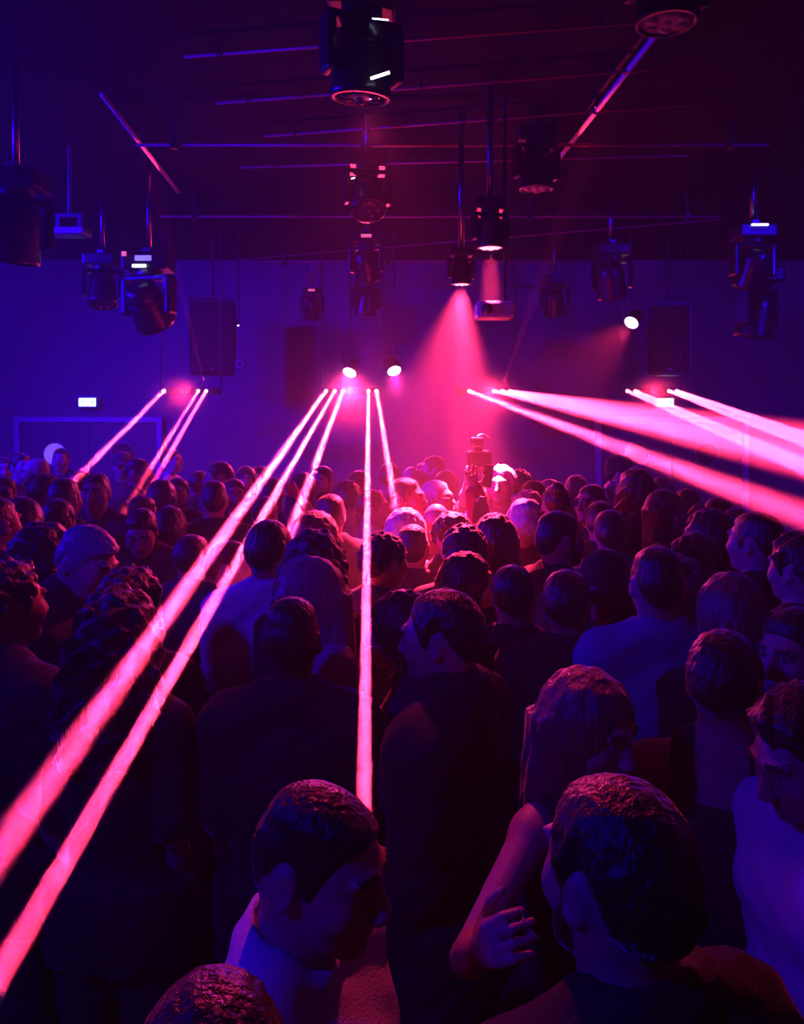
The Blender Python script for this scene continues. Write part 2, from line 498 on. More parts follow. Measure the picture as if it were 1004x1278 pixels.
def speaker(xa, xb, ya, yb, d, label, tilt):
    a, b = at(xa, ya, d), at(xb, yb, d)
    w, h = b.x - a.x, a.z - b.z
    root = thing('hanging_speaker', label, 'speaker', ((a.x + b.x) / 2, d, b.z), (0, 0, tilt), 'black speakers hung either side of the stage')
    bm = bmesh.new()
    vs = b_box(bm, (0, .2, h / 2), (w, .42, h))
    for v in vs:
        if v.co.y > .3: v.co.x *= .72
    bmesh.ops.bevel(bm, geom=bm.edges[:], offset=.015, segments=2, affect='EDGES')
    finish('cabinet', bm, M_BLACK, root)
    bm = bmesh.new(); b_box(bm, (0, -.02, h / 2), (w - .05, .025, h - .06), .01); finish('grille', bm, mat('speaker_grille', (.014, .014, .016), .6, bump=.6, scale=300), root)
    bm = bmesh.new(); b_box(bm, (0, -.036, .07), (.05, .01, .03), .003); finish('badge', bm, M_GREY, root)
    bm = bmesh.new()
    for s in (-1, 1): b_box(bm, (s * (w / 2 + .008), .15, h / 2 + .05), (.012, .06, h * .75), .003)
    b_box(bm, (0, .15, h + .045), (w + .03, .06, .015), .003); b_tube(bm, (0, .15, h + .04), (0, .15, ZC - b.z), .02)
    finish('bracket', bm, M_BLACK, root)
    return root


speaker(238, 293, 376, 468, 9.9, 'black loudspeaker hanging above the left laser bar', R(14))
speaker(809, 863, 378, 468, 9.9, 'black loudspeaker hanging above the right laser bar', R(-6))

# coiled ring beside the left speaker
bm = bmesh.new(); b_torus(bm, .05, .013, Matrix.Rotation(PI / 2, 4, 'X'))
b_box(bm, (0, .03, .06), (.02, .1, .02), .003)
cr = finish('cable_hook', bm, M_CREAM, None, True, at(299, 454, Y1 - .07)); tag(cr, 'small pale ring hook on the back wall beside the left speaker', 'hook')

# ------------------------------------------------------------------ par cans


def par(px, py, d, target, label, m, w, col, e, ang, s=1.0, beam=None):
    p = at(px, py, d); v = (Vector(target) - p).normalized()
    root = thing('par_light', label, 'stage light', p, group='par cans on the stage bars')
    q = v.to_track_quat('-Z', 'Y').to_matrix().to_4x4()
    r = w / 2
    bm = bmesh.new(); b_lathe(bm, [(0, .2 * s), (r * .6, .2 * s), (r * .95, .13 * s), (r * 1.05, .02), (r * 1.12, -.005), (r * 1.12, -.02), (r * 1.0, -.02), (r * 1.0, 0), (0, 0)], 28, q); finish('can', bm, M_BLACKP, root, True)
    bm = bmesh.new(); b_lathe(bm, [(0, -.022), (r * .6, -.02), (r * .98, -.012), (r * .98, -.002), (0, -.002)], 28, q); finish('lens', bm, m, root, True)
    bm = bmesh.new(); side = (q @ Vector((1, 0, 0))).normalized()
    for sg in (-1, 1): b_tube(bm, side * sg * r * 1.15 + v * -.08 * s, side * sg * r * 1.15 + Vector((0, .02, .2 * s)), .008)
    b_tube(bm, side * -r * 1.15 + Vector((0, .02, .2 * s)), side * r * 1.15 + Vector((0, .02, .2 * s)), .008)
    b_tube(bm, (0, .02, .2 * s), (0, .02, ZC - p.z), .013); finish('yoke', bm, M_BLACK, root)
    if e: spot('par_beam', p + v * .03, beam or target, e, col, ang, r * .8, .8)
    return root


par(437, 464, 9.6, (-1.3, 8.0, 1.0), 'left one of two lit magenta par cans above the middle laser bar', M_PAR, .17, MAGENTA, PAR_W, R(58), beam=(-.5, 5.0, .9))
par(492, 462, 9.6, (.5, 8.0, 1.1), 'right one of two lit magenta par cans above the middle laser bar', M_PAR, .17, MAGENTA, PAR_W, R(58), beam=(.4, 5.0, .9))
par(789, 402, 9.4, (1.0, 7.6, 1.4), 'lit par can tilted towards the crowd left of the right speaker', M_PAR, .17, LASER, PAR_W * 2.6, R(26), beam=(.1, 5.0, 1.6))
par(297, 405, 9.7, (-1.35, 8.6, 1.7), 'tiny lit pin spot at the top corner of the left speaker', M_LED_GLINT, .03, LASER, 30, R(18), .4)

# ------------------------------------------------------------------ laser bars and beams
BAR_LABEL = ['laser bar with lit lenses under the left speaker', 'laser bar with five lit lenses below the two magenta par cans',
             'laser bar in the pink column right of centre', 'laser bar with four lit lenses under the right speaker']
LIT = [(204, 247, 257), (407, 418, 428, 460, 470), (586, 617, 627, 637), (784, 794, 836, 846)]
START = [204, 407, 575, 784]
EMIT = {}
for k in range(4):
    xs = [START[k] + 10.5 * i for i in range(7)]
    c = at((xs[0] + xs[-1]) / 2, 488, DL)
    root = thing('laser_bar', BAR_LABEL[k], 'laser light', c, group='laser bars along the front of the stage')
    w = (xs[-1] - xs[0] + 12) * DL / 1000
    bm = bmesh.new(); b_box(bm, (0, .09, 0), (w, .12, .085), .008); finish('housing', bm, M_BLACK, root)
    for s in (-1, 1):
        bm = bmesh.new(); b_box(bm, (s * (w / 2 + .006), .09, .03), (.012, .05, .16), .003); b_tube(bm, (s * (w / 2 + .006), .09, .1), (s * (w / 2 + .006), .09, ZC - c.z), .009); finish('hanger', bm, M_BLACK, root)
    for x in xs:
        lit = [q for q in LIT[k] if abs(q - x) < 5]
        px_ = lit[0] if lit else x
        xx = at(px_, 488, DL).x - c.x
        rot = Matrix.Translation((xx, .03, 0)) @ Matrix.Rotation(PI / 2, 4, 'X')
        bm = bmesh.new(); b_lathe(bm, [(.019, -.01), (.028, -.01), (.028, .02), (.023, .02), (.019, .012), (.019, -.01)], 20, rot)
        ln = finish('lens_tube', bm, M_BLACK, root, True)
        bm = bmesh.new(); b_lathe(bm, [(0, .012), (.016, .010), (.022, .006), (.022, .0), (0, 0)], 20, rot)
        finish('lens', bm, M_LENS_RED if lit else M_LENS_OFF, ln, True)
        if lit: EMIT[px_] = Vector((c.x + xx, DL + .008, c.z))



def halo(px, py, d, rad, dens, label):  # dense haze puffs added to make the halo at each laser bar
    m = haze_mat('halo_' + str(px), dens, .1)
    t = m.node_tree; v = [n for n in t.nodes if n.type == 'VOLUME_SCATTER'][0]
    tc = t.nodes.new('ShaderNodeTexCoord'); ln = t.nodes.new('ShaderNodeVectorMath'); ln.operation = 'LENGTH'
    mr = t.nodes.new('ShaderNodeMapRange'); mr.interpolation_type = 'SMOOTHSTEP'
    for k_, q in (('From Min', 1), ('From Max', .1), ('To Min', 0), ('To Max', dens)): mr.inputs[k_].default_value = q
    t.links.new(tc.outputs['Object'], ln.inputs[0]); t.links.new(ln.outputs['Value'], mr.inputs['Value']); t.links.new(mr.outputs[0], v.inputs['Density'])
    bm = bmesh.new(); bmesh.ops.create_icosphere(bm, subdivisions=3, radius=1.0)
    o = finish('halo', bm, m, None, True, at(px, py, d)); o.scale = rad
    o['kind'] = 'stuff'; tag(o, label, 'halo', 'smoke puffs added around the laser bars')


halo(230, 492, DL, (.55, .45, .36), .9, 'haze puff added for the smoke around the laser bar under the left speaker')
halo(448, 505, DL, (.8, .5, .66), 1.3, 'haze puff added for the smoke around the laser bar below the two par cans')
halo(612, 500, DL, (.65, .5, .5), .9, 'haze puff added for the smoke around the laser bar in the pink column')
halo(815, 492, DL, (.6, .45, .36), .9, 'haze puff added for the smoke around the laser bar under the right speaker')

M_BEAM = haze_mat('beam_haze', .075, .45)
BEAMS = [
    # lens px, end pixel, end depth, radius there, power factor, label
    (204, (92, 600), 5.6, .030, .55, 'thin pink laser beam falling left towards the double doors'),
    (247, (186, 588), 6.4, .028, .5, 'left one of the two thin laser beams side by side near the left speaker'),
    (257, (203, 582), 6.8, .028, .5, 'right one of the two thin laser beams side by side near the left speaker'),
    (407, (-70, 1159), 1.10, .034, 1.15, 'widest pink laser beam sweeping down to the left edge of the picture'),
    (418, (-40, 1285), 1.13, .024, 1.1, 'narrower laser beam running below the widest one to the bottom left'),
    (428, (352, 692), 3.25, .032, 1.2, 'laser beam ending on the shoulder of the man in the white shirt'),
    (460, (452, 1262), 1.0, .012, 1.0, 'vertical laser beam running down the middle behind the man in front'),
    (470, (500, 668), 4.0, .030, .9, 'short laser beam hitting the head of a man in the middle of the crowd'),
    (586, (1060, 664), 1.5, .038, .6, 'lowest wide laser beam of the fan crossing to the right edge'),
    (617, (1060, 594), 1.5, .040, .36, 'wide laser beam second lowest of the fan to the right edge'),
    (627, (1060, 573), 1.5, .040, .36, 'wide laser beam third lowest in the merged fan at right'),
    (637, (1060, 551), 1.6, .040, .36, 'uppermost wide laser beam of the merged fan at right'),
    (784, (1060, 614), 3.0, .026, .55, 'lowest thin laser beam starting under the right speaker'),
    (794, (1060, 600), 3.0, .026, .55, 'second thin laser beam starting under the right speaker'),
    (836, (1060, 576), 3.2, .026, .55, 'third thin laser beam starting under the right speaker'),
    (846, (1060, 562), 3.2, .026, .55, 'uppermost thin laser beam starting under the right speaker'),
]
for (px, (ex, ey), d1, r1, pw, label) in BEAMS:
    a, b = EMIT[px], at(ex, ey, d1)
    v = b - a; L = v.length; r0 = .015 if px == 460 else .019
    bm = bmesh.new(); b_tube(bm, a - v.normalized() * 0, b, r0 * 1.05, r1 * 1.05, 28)
    o = finish('laser_beam', bm, M_BEAM, None, True)
    tag(o, label, 'laser beam', 'pink laser beams over the crowd'); o['kind'] = 'thing'
    l = bpy.data.lights.new('laser', 'AREA'); l.shape = 'DISK'; l.size = 2 * r0
    l.spread = max(R(.05), 2 * math.atan((r1 - r0) / L) * 1.2)
    l.energy = LASER_W * pw; l.color = LASER
    lo = bpy.data.objects.new('laser', l); COL.objects.link(lo); aim(lo, a, b)
# pale tubes added along the ceiling to catch the laser streaks
for k, (px, pts, lit, e, label) in enumerate(((257, ((128, 118), (223, 240)), (184, 192), 2200, 'slanting pale conduit under the ceiling at left added to catch a red laser streak'),
                                              (627, ((846, 10), (690, 208)), (757, 122), 3200, 'slanting pale conduit under the ceiling at right added to catch a pink laser streak'))):
    zc = ZC - .05
    a, b = [at(x, y, (zc - CAM_Z) * FPX / (HY - y)) for x, y in pts]
    t = at(lit[0], lit[1], (zc - CAM_Z) * FPX / (HY - lit[1]))
    bm = bmesh.new(); b_tube(bm, a, b, .019, seg=16)
    o = finish('streak_tube', bm, M_STREAK_TUBE, None, True)
    for q in (.1, .5, .9):
        c = a.lerp(b, q); bm = bmesh.new(); b_box(bm, (c.x, c.y, c.z + .025), (.07, .02, .06), .004); finish('clip', bm, M_BLACK, o)
    tag(o, label, 'tube', 'pale tubes added under the ceiling')
    f = spot('laser_fan', EMIT[px] + Vector((0, -.03, .05)), t, e, LASER, R(8.5), .004, .35)
    f.scale = (.14, 1, 1)

# ------------------------------------------------------------------ people: distance fields meshed by surface nets
def smin(a, b, k):
    h = np.clip(.5 + .5 * (b - a) / k, 0, 1)
    return b + (a - b) * h - k * h * (1 - h)


def axis(lo, hi, step, fine):
    """grid lines from lo to hi, closer together inside the fine intervals (a, b, step)"""
    out = [lo]
    while out[-1] < hi:
        s = step
        for a, b, fs in fine:
            if a <= out[-1] + 1e-6 < b: s = min(s, fs)
            elif out[-1] < a < out[-1] + s: s = min(s, max(a - out[-1], fs))
        out.append(out[-1] + s)
    return np.array(out, np.float32)


class Field:
    def __init__(self, xs, ys, zs):
        self.xs, self.ys, self.zs = xs, ys, zs
        self.v = np.full((len(xs), len(ys), len(zs)), .5, np.float32)

    def window(self, c, r, m=.05):
        s = []
        for ax, q, rr in zip((self.xs, self.ys, self.zs), c, r):
            i, j = np.searchsorted(ax, (q - rr - m, q + rr + m)); s.append(slice(max(i - 1, 0), min(j + 1, len(ax))))
        return tuple(s)

    def pts(self, s):
        return (self.xs[s[0]][:, None, None], self.ys[s[1]][None, :, None], self.zs[s[2]][None, None, :])

    def put(self, c, r, fn, k=.02, cut=False):
        s = self.window(c, r)
        if any(q.stop - q.start < 2 for q in s): return
        d = fn(*self.pts(s)); o = self.v[s]
        self.v[s] = -smin(-o, d, k) if cut else smin(o, d, k)

    # primitives; M is None or the 4x4 numpy matrix that carries the primitive (the head)
    def ell(self, c, r, k=.02, cut=False, M=None, rot=None):
        c = np.array(c, float); r = np.array(r, float)
        A = np.eye(3); cc = c
        if M is not None: A = M[:3, :3]; cc = A @ c + M[:3, 3]
        if rot is not None: A = A @ np.array(Euler(rot).to_matrix())
        Ai = A.T
        ext = np.sqrt(((A * r[None, :]) ** 2).sum(1))

        def fn(X, Y, Z):
            x, y, z = X - cc[0], Y - cc[1], Z - cc[2]
            if A is not None and not np.allclose(A, np.eye(3)):
                x, y, z = (Ai[i, 0] * x + Ai[i, 1] * y + Ai[i, 2] * z for i in range(3))
            k0 = np.sqrt((x / r[0]) ** 2 + (y / r[1]) ** 2 + (z / r[2]) ** 2)
            k1 = np.sqrt((x / r[0] ** 2) ** 2 + (y / r[1] ** 2) ** 2 + (z / r[2] ** 2) ** 2)
            return k0 * (k0 - 1) / (k1 + 1e-6)
        self.put(cc, ext, fn, k, cut)

    def cap(self, a, b, r0, r1, k=.02, cut=False, M=None, flat=None):
        a = np.array(a, float); b = np.array(b, float)
        if M is not None: a = M[:3, :3] @ a + M[:3, 3]; b = M[:3, :3] @ b + M[:3, 3]
        v = b - a; L2 = float(v @ v) + 1e-9; R_ = max(r0, r1)

        def fn(X, Y, Z):
            x, y, z = X - a[0], Y - a[1], Z - a[2]
            t = np.clip((x * v[0] + y * v[1] + z * v[2]) / L2, 0, 1)
            return np.sqrt((x - t * v[0]) ** 2 + (y - t * v[1]) ** 2 + (z - t * v[2]) ** 2) - (r0 + (r1 - r0) * t)
        self.put((a + b) / 2, np.abs(v) / 2 + R_, fn, k, cut)

    def mesh(self, name):
        v = self.v; xs, ys, zs = self.xs, self.ys, self.zs
        ins = v < 0
        n = ins[:-1, :-1, :-1].astype(np.int8)
        cnt = np.zeros(n.shape, np.int8)
        off = [(i, j, k) for i in (0, 1) for j in (0, 1) for k in (0, 1)]
        nx, ny, nz = v.shape
        for (i, j, k) in off: cnt += ins[i:nx - 1 + i, j:ny - 1 + j, k:nz - 1 + k]
        act = np.argwhere((cnt > 0) & (cnt < 8))
        idx = np.full(cnt.shape, -1, np.int32); idx[act[:, 0], act[:, 1], act[:, 2]] = np.arange(len(act))
        P = np.zeros((len(act), 3)); W = np.zeros(len(act))
        val = {o: v[act[:, 0] + o[0], act[:, 1] + o[1], act[:, 2] + o[2]] for o in off}
        pos = lambda o: np.stack((xs[act[:, 0] + o[0]], ys[act[:, 1] + o[1]], zs[act[:, 2] + o[2]]), 1)
        for o in off:
            for ax in range(3):
                if o[ax]: continue
                q = list(o); q[ax] = 1; q = tuple(q)
                a, b = val[o], val[q]; m = (a < 0) != (b < 0)
                t = np.where(m, a / np.where(m, a - b, 1), 0)[:, None]
                P += np.where(m[:, None], pos(o) * (1 - t) + pos(q) * t, 0); W += m
        P /= W[:, None]
        quads = []
        for ax in range(3):
            u, w = [(1, 2), (2, 0), (0, 1)][ax]
            sl0 = [slice(None)] * 3; sl1 = [slice(None)] * 3
            sl0[ax] = slice(0, -1); sl1[ax] = slice(1, None)
            ch = ins[tuple(sl0)] != ins[tuple(sl1)]
            e = np.argwhere(ch)
            e = e[(e[:, u] > 0) & (e[:, w] > 0) & (e[:, u] < v.shape[u] - 1) & (e[:, w] < v.shape[w] - 1)]
            f = []
            for du, dw in ((-1, -1), (0, -1), (0, 0), (-1, 0)):
                c = e.copy(); c[:, u] += du; c[:, w] += dw
                f.append(idx[c[:, 0], c[:, 1], c[:, 2]])
            f = np.stack(f, 1)
            inside = ins[e[:, 0], e[:, 1], e[:, 2]]
            f[~inside] = f[~inside][:, ::-1]
            quads.append(f)
        Q = np.concatenate(quads); Q = Q[(Q >= 0).all(1)]
        me = bpy.data.meshes.new(name)
        me.vertices.add(len(P)); me.vertices.foreach_set('co', P.astype(np.float32).ravel())
        me.loops.add(len(Q) * 4); me.loops.foreach_set('vertex_index', Q.ravel().astype(np.int32))
        me.polygons.add(len(Q)); me.polygons.foreach_set('loop_start', np.arange(0, len(Q) * 4, 4, dtype=np.int32))
        me.polygons.foreach_set('use_smooth', np.ones(len(Q), bool))
        me.update(calc_edges=True)
        return me, P, Q


def wob(X, Y, Z, f, seed=0):
    """cheap smooth noise, about -1..1"""
    s = seed * 1.7
    return (np.sin(f * (X * .9 + Y * .5 + Z * .3) + s) + np.sin(f * (Y * 1.1 - Z * .7 + X * .4) + 2 * s + 1) + np.sin(f * (Z * 1.2 + X * .8 - Y * .6) + 3 * s + 2)) / 3


def nrm(v):
    v = np.array(v, float); return v / (np.linalg.norm(v) + 1e-9)


PIV = np.array((0, .02, 1.50))


def head_matrix(pitch, yaw, roll):
    A = np.array((Euler((0, 0, R(yaw))).to_matrix() @ Euler((R(-pitch), 0, 0)).to_matrix() @ Euler((0, R(roll), 0)).to_matrix()).to_3x3()) if False else \
        np.array(Euler((0, 0, R(yaw))).to_matrix()) @ np.array(Euler((R(pitch), R(roll), 0)).to_matrix())
    M = np.eye(4); M[:3, :3] = A; M[:3, 3] = PIV - A @ PIV
    return M


def arm_joints(side, sex, wrist=None, pole=None):
    """side -1 = the person's right hand; joints in the person's own frame (facing -Y)"""
    sw = .178 if sex == 'm' else .152
    Sh = np.array((side * sw, .012, 1.415 if sex == 'm' else 1.405))
    if wrist is None: wrist = (side * (sw - .005), -.10, .90)
    W = np.array(wrist, float); l1, l2 = .285, .255
    v = W - Sh; d = np.linalg.norm(v)
    if d > .995 * (l1 + l2): W = Sh + v / d * .995 * (l1 + l2); v = W - Sh; d = np.linalg.norm(v)
    if d < .16: W = Sh + v / d * .16; v = W - Sh; d = .16
    a = (l1 * l1 - l2 * l2 + d * d) / (2 * d); h = math.sqrt(max(l1 * l1 - a * a, 0))
    u = v / d
    p = np.array(pole if pole is not None else (side * .22, .8, -.2), float); p = nrm(p - u * (p @ u))
    return Sh, Sh + u * a + p * h, W


def add_hand(F, E_, W, curl, spread, nrm_hint, s=1.0):
    u = nrm(W - E_); n = np.array(nrm_hint, float); n = nrm(n - u * (n @ u)); t = np.cross(n, u)
    F.cap(W, W + u * .035, .026 * s, .030 * s, .015)
    for q in (-.024, -.008, .008, .024):
        F.cap(W + u * .03 + t * q * .8, W + u * .088 + t * q, .0155 * s, .0135 * s, .012)
    for q, L in ((-.028, .066), (-.0095, .080), (.0095, .076), (.028, .058)):
        a = W + u * .086 + t * q
        d0 = nrm(u * math.cos(curl * .9) + n * math.sin(curl * .9) + t * q * spread * 14)
        d1 = nrm(u * math.cos(curl * 2.1) + n * math.sin(curl * 2.1) + t * q * spread * 14)
        b = a + d0 * L * .55; c = b + d1 * L * .5
        F.cap(a, b, .0098 * s, .0088 * s, .004); F.cap(b, c, .0088 * s, .0075 * s, .004)
    a = W + u * .022 - t * .026; d0 = nrm(u * .62 - t * .72 + n * (.15 + curl * .45)); d1 = nrm(u * .9 - t * .25 + n * curl * .8)
    b = a + d0 * .05; F.cap(a, b, .0145 * s, .011 * s, .01); F.cap(b, b + d1 * .034, .0105 * s, .0085 * s, .004)


def torso(F, sex, g=0.0, k=.05, belly=0.0):
    if sex == 'm':
        F.ell((0, .01, 1.27), (.165 + g, .108 + g, .19 + g), k)
        for s in (-1, 1):
            F.ell((s * .075, -.055, 1.31), (.085 + g, .055 + g, .07 + g), k)
            F.ell((s * .155, .015, 1.405), (.068 + g, .062 + g, .06 + g), k)
            F.cap((s * .03, .03, 1.50), (s * .15, .02, 1.43), .045 + g, .046 + g, k)
        F.ell((0, -.01 - belly * .4, 1.08), (.148 + g + belly * .4, .105 + g + belly, .18 + g), k)
        F.ell((0, .015, .93), (.162 + g, .115 + g, .12 + g), k)
    else:
        F.ell((0, .01, 1.28), (.138 + g, .095 + g, .17 + g), k)
        for s in (-1, 1):
            F.ell((s * .068, -.075, 1.275), (.06 + g, .058 + g, .06 + g), k * .6)
            F.ell((s * .132, .015, 1.40), (.055 + g, .052 + g, .052 + g), k)
            F.cap((s * .025, .03, 1.49), (s * .128, .02, 1.425), .036 + g, .036 + g, k)
        F.ell((0, 0, 1.09), (.118 + g, .088 + g, .16 + g), k)
        F.ell((0, .02, .92), (.165 + g, .12 + g, .12 + g), k)


def legs(F, g=0.0, k=.03, low=.1):
    for s in (-1, 1):
        F.cap((s * .085, .01, .90), (s * .095, -.005, .50), .088 + g, .055 + g, k)
        F.cap((s * .095, -.005, .50), (s * .10, .03, low), .054 + g, .038 + g * 1.3, k)
        F.ell((s * .098, .03, .36), (.05 + g, .055 + g, .11), k)


def head(F, sex, M):
    j = 1.0 if sex == 'm' else .93
    F.ell((0, .012, 1.648), (.075, .096, .098), .02, M=M)
    F.ell((0, -.045, 1.64), (.064, .052, .075), .03, M=M)
    F.ell((0, -.038, 1.575), (.058 * j, .062, .052), .03, M=M)
    F.ell((0, -.082, 1.548), (.026 * j, .022, .02), .02, M=M)                       # chin
    for s in (-1, 1):
        F.ell((s * .045, -.06, 1.615), (.026, .03, .028), .02, M=M)                # cheek
        F.ell((s * .032, -.104, 1.652), (.019, .018, .013), .012, True, M)         # socket
        F.ell((s * .032, -.081, 1.651), (.0135, .0135, .0125), .004, M=M)          # eyeball
        F.cap((s * .013, -.096, 1.671), (s * .05, -.084, 1.673), .0095, .008, .012, M=M)   # brow
        F.ell((s * .078, .018, 1.633), (.009, .021, .032), .008, M=M, rot=(-.15, 0, s * .35))
        F.ell((s * .086, .014, 1.636), (.006, .011, .018), .005, True, M)
        F.ell((s * .0125, -.112, 1.607), (.0085, .0105, .008), .008, M=M)
    F.cap((0, -.094, 1.66), (0, -.121, 1.613), .0085, .0125, .012, M=M)             # nose
    F.ell((0, -.098, 1.584), (.024, .012, .0075), .006, M=M)
    F.ell((0, -.094, 1.571), (.021, .012, .008), .006, M=M)
    F.cap((-.024, -.105, 1.578), (.024, -.105, 1.578), .0022, .0022, .003, True, M)
    nk = .056 if sex == 'm' else .045
    F.cap((0, .03, 1.42), (0, .012, 1.50), nk + .006, nk, .03)
    a = M[:3, :3] @ np.array((0, .022, 1.58)) + M[:3, 3]
    F.cap((0, .012, 1.50), a, nk, nk - .004, .03)


SKIN = {'skin': mat('skin', (.46, .27, .20), .5, scale=25), 'pale': mat('pale_skin', (.62, .40, .32), .5, scale=25), 'dark': mat('dark_skin', (.11, .06, .045), .45, scale=25)}
M_EYE = mat('eye_white', (.4, .38, .38), .2, scale=5); M_IRIS = mat('iris', (.03, .02, .015), .15, scale=5)
M_LIP = mat('lips', (.42, .15, .13), .4, scale=30); M_BROW = mat('eyebrow', (.04, .025, .02), .7, scale=200)
HAIRC = {'black': (.012, .01, .01), 'brown': (.05, .028, .018), 'blond': (.55, .38, .20), 'fair': (.16, .10, .055), 'grey': (.36, .35, .36), 'auburn': (.10, .04, .02), 'white': (.75, .70, .62)}
HAIRM = {k: mat(k + '_hair', c,   .40, bump=.8, scale=90, sheen=.9, stretch=(1, 1, .12)) for k, c in HAIRC.items()}
CLOTHC = {'black': (.014, .014, .016), 'navy': (.02, .022, .05), 'grey': (.14, .14, .15), 'white': (.72, .70, .72), 'pink': (.6, .3, .38), 'red': (.35, .03, .04), 'blue': (.10, .12, .35), 'olive': (.06, .06, .04), 'brown': (.07, .05, .04)}
CLOTHM = {k: mat(k + '_cloth', c, .8, bump=.3, scale=220, sheen=.35 if c[0] < .1 else .1) for k, c in CLOTHC.items()}
M_TROUSER = mat('dark_trousers', (.02, .02, .03), .8, bump=.3, scale=250)
M_SHOE = mat('dark_shoes', (.02, .02, .02), .4)
CACHE = {}


def body_mesh(sex, hm, step, arms, skin):
    M = head_matrix(*hm); ctr = M[:3, :3] @ np.array((0, 0, 1.64)) + M[:3, 3]
    fs = step
    zones = [[(ctr[i] - (.125, .15, .16)[i], ctr[i] + (.125, .15, .14)[i], fs)] for i in range(3)]
    lo = [-.32, -.2, 0.0]; hi = [.32, .2, 1.84]
    J = {}
    for s in (-1, 1):
        A = arms.get(s, {})
        Sh, E_, W = arm_joints(s, sex, A.get('w'), A.get('pole')); J[s] = (Sh, E_, W, A)
        hs = max(.0075, step) if A.get('w') is not None else .012
        hc = W + nrm(W - E_) * .08
        for i in range(3):
            zones[i].append((hc[i] - .115, hc[i] + .115, hs))
            lo[i] = min(lo[i], hc[i] - .13, E_[i] - .08); hi[i] = max(hi[i], hc[i] + .13, E_[i] + .08)
    lo[2] = max(lo[2], -.02)
    F = Field(*[axis(lo[i], hi[i], .021, zones[i]) for i in range(3)])
    torso(F, sex, -.007); legs(F, -.004)
    for s in (-1, 1):
        F.cap((s * .10, .035, .06), (s * .115, -.13, .035), .042, .03, .03)
        Sh, E_, W, A = J[s]; f = 1.0 if sex == 'm' else .84
        F.cap(Sh, E_, .05 * f, .038 * f, .03); F.cap(E_, W, .038 * f, .026 * f, .015)
        F.ell(E_ * .65 + W * .35, (.038 * f, .038 * f, .045 * f), .03)
        add_hand(F, E_, W, A.get('curl', .55), A.get('spread', .1), A.get('n', (-s, -.3, 0)), 1.0 if sex == 'm' else .92)
    head(F, sex, M)
    F.v[:, :, F.zs < .004] = .5
    me, P, Q = F.mesh('person')
    # eyes, lips and brows by where they lie on the face
    Mi = np.linalg.inv(M); c = P[Q].mean(1); h = c @ Mi[:3, :3].T + Mi[:3, 3]
    mi = np.zeros(len(Q), np.int32); ax = np.abs(h[:, 0])
    front = h[:, 1] < -.06
    e = np.sqrt((ax - .032) ** 2 + ((h[:, 2] - 1.651)) ** 2 * 1.6)
    if step < .0105:
        mi[front & (e < .0105) & (h[:, 1] < -.088)] = 1; mi[front & (e < .0062) & (h[:, 1] < -.088)] = 2
    mi[front & (ax < .024) & (np.abs(h[:, 2] - 1.578) < .012) & (h[:, 1] < -.098)] = 3
    mi[front & (ax > .012) & (ax < .052) & (np.abs(h[:, 2] - 1.674) < .0065)] = 4
    for m in (SKIN[skin], M_EYE, M_IRIS, M_LIP, M_BROW): me.materials.append(m)
    me.polygons.foreach_set('material_index', mi)
    return me


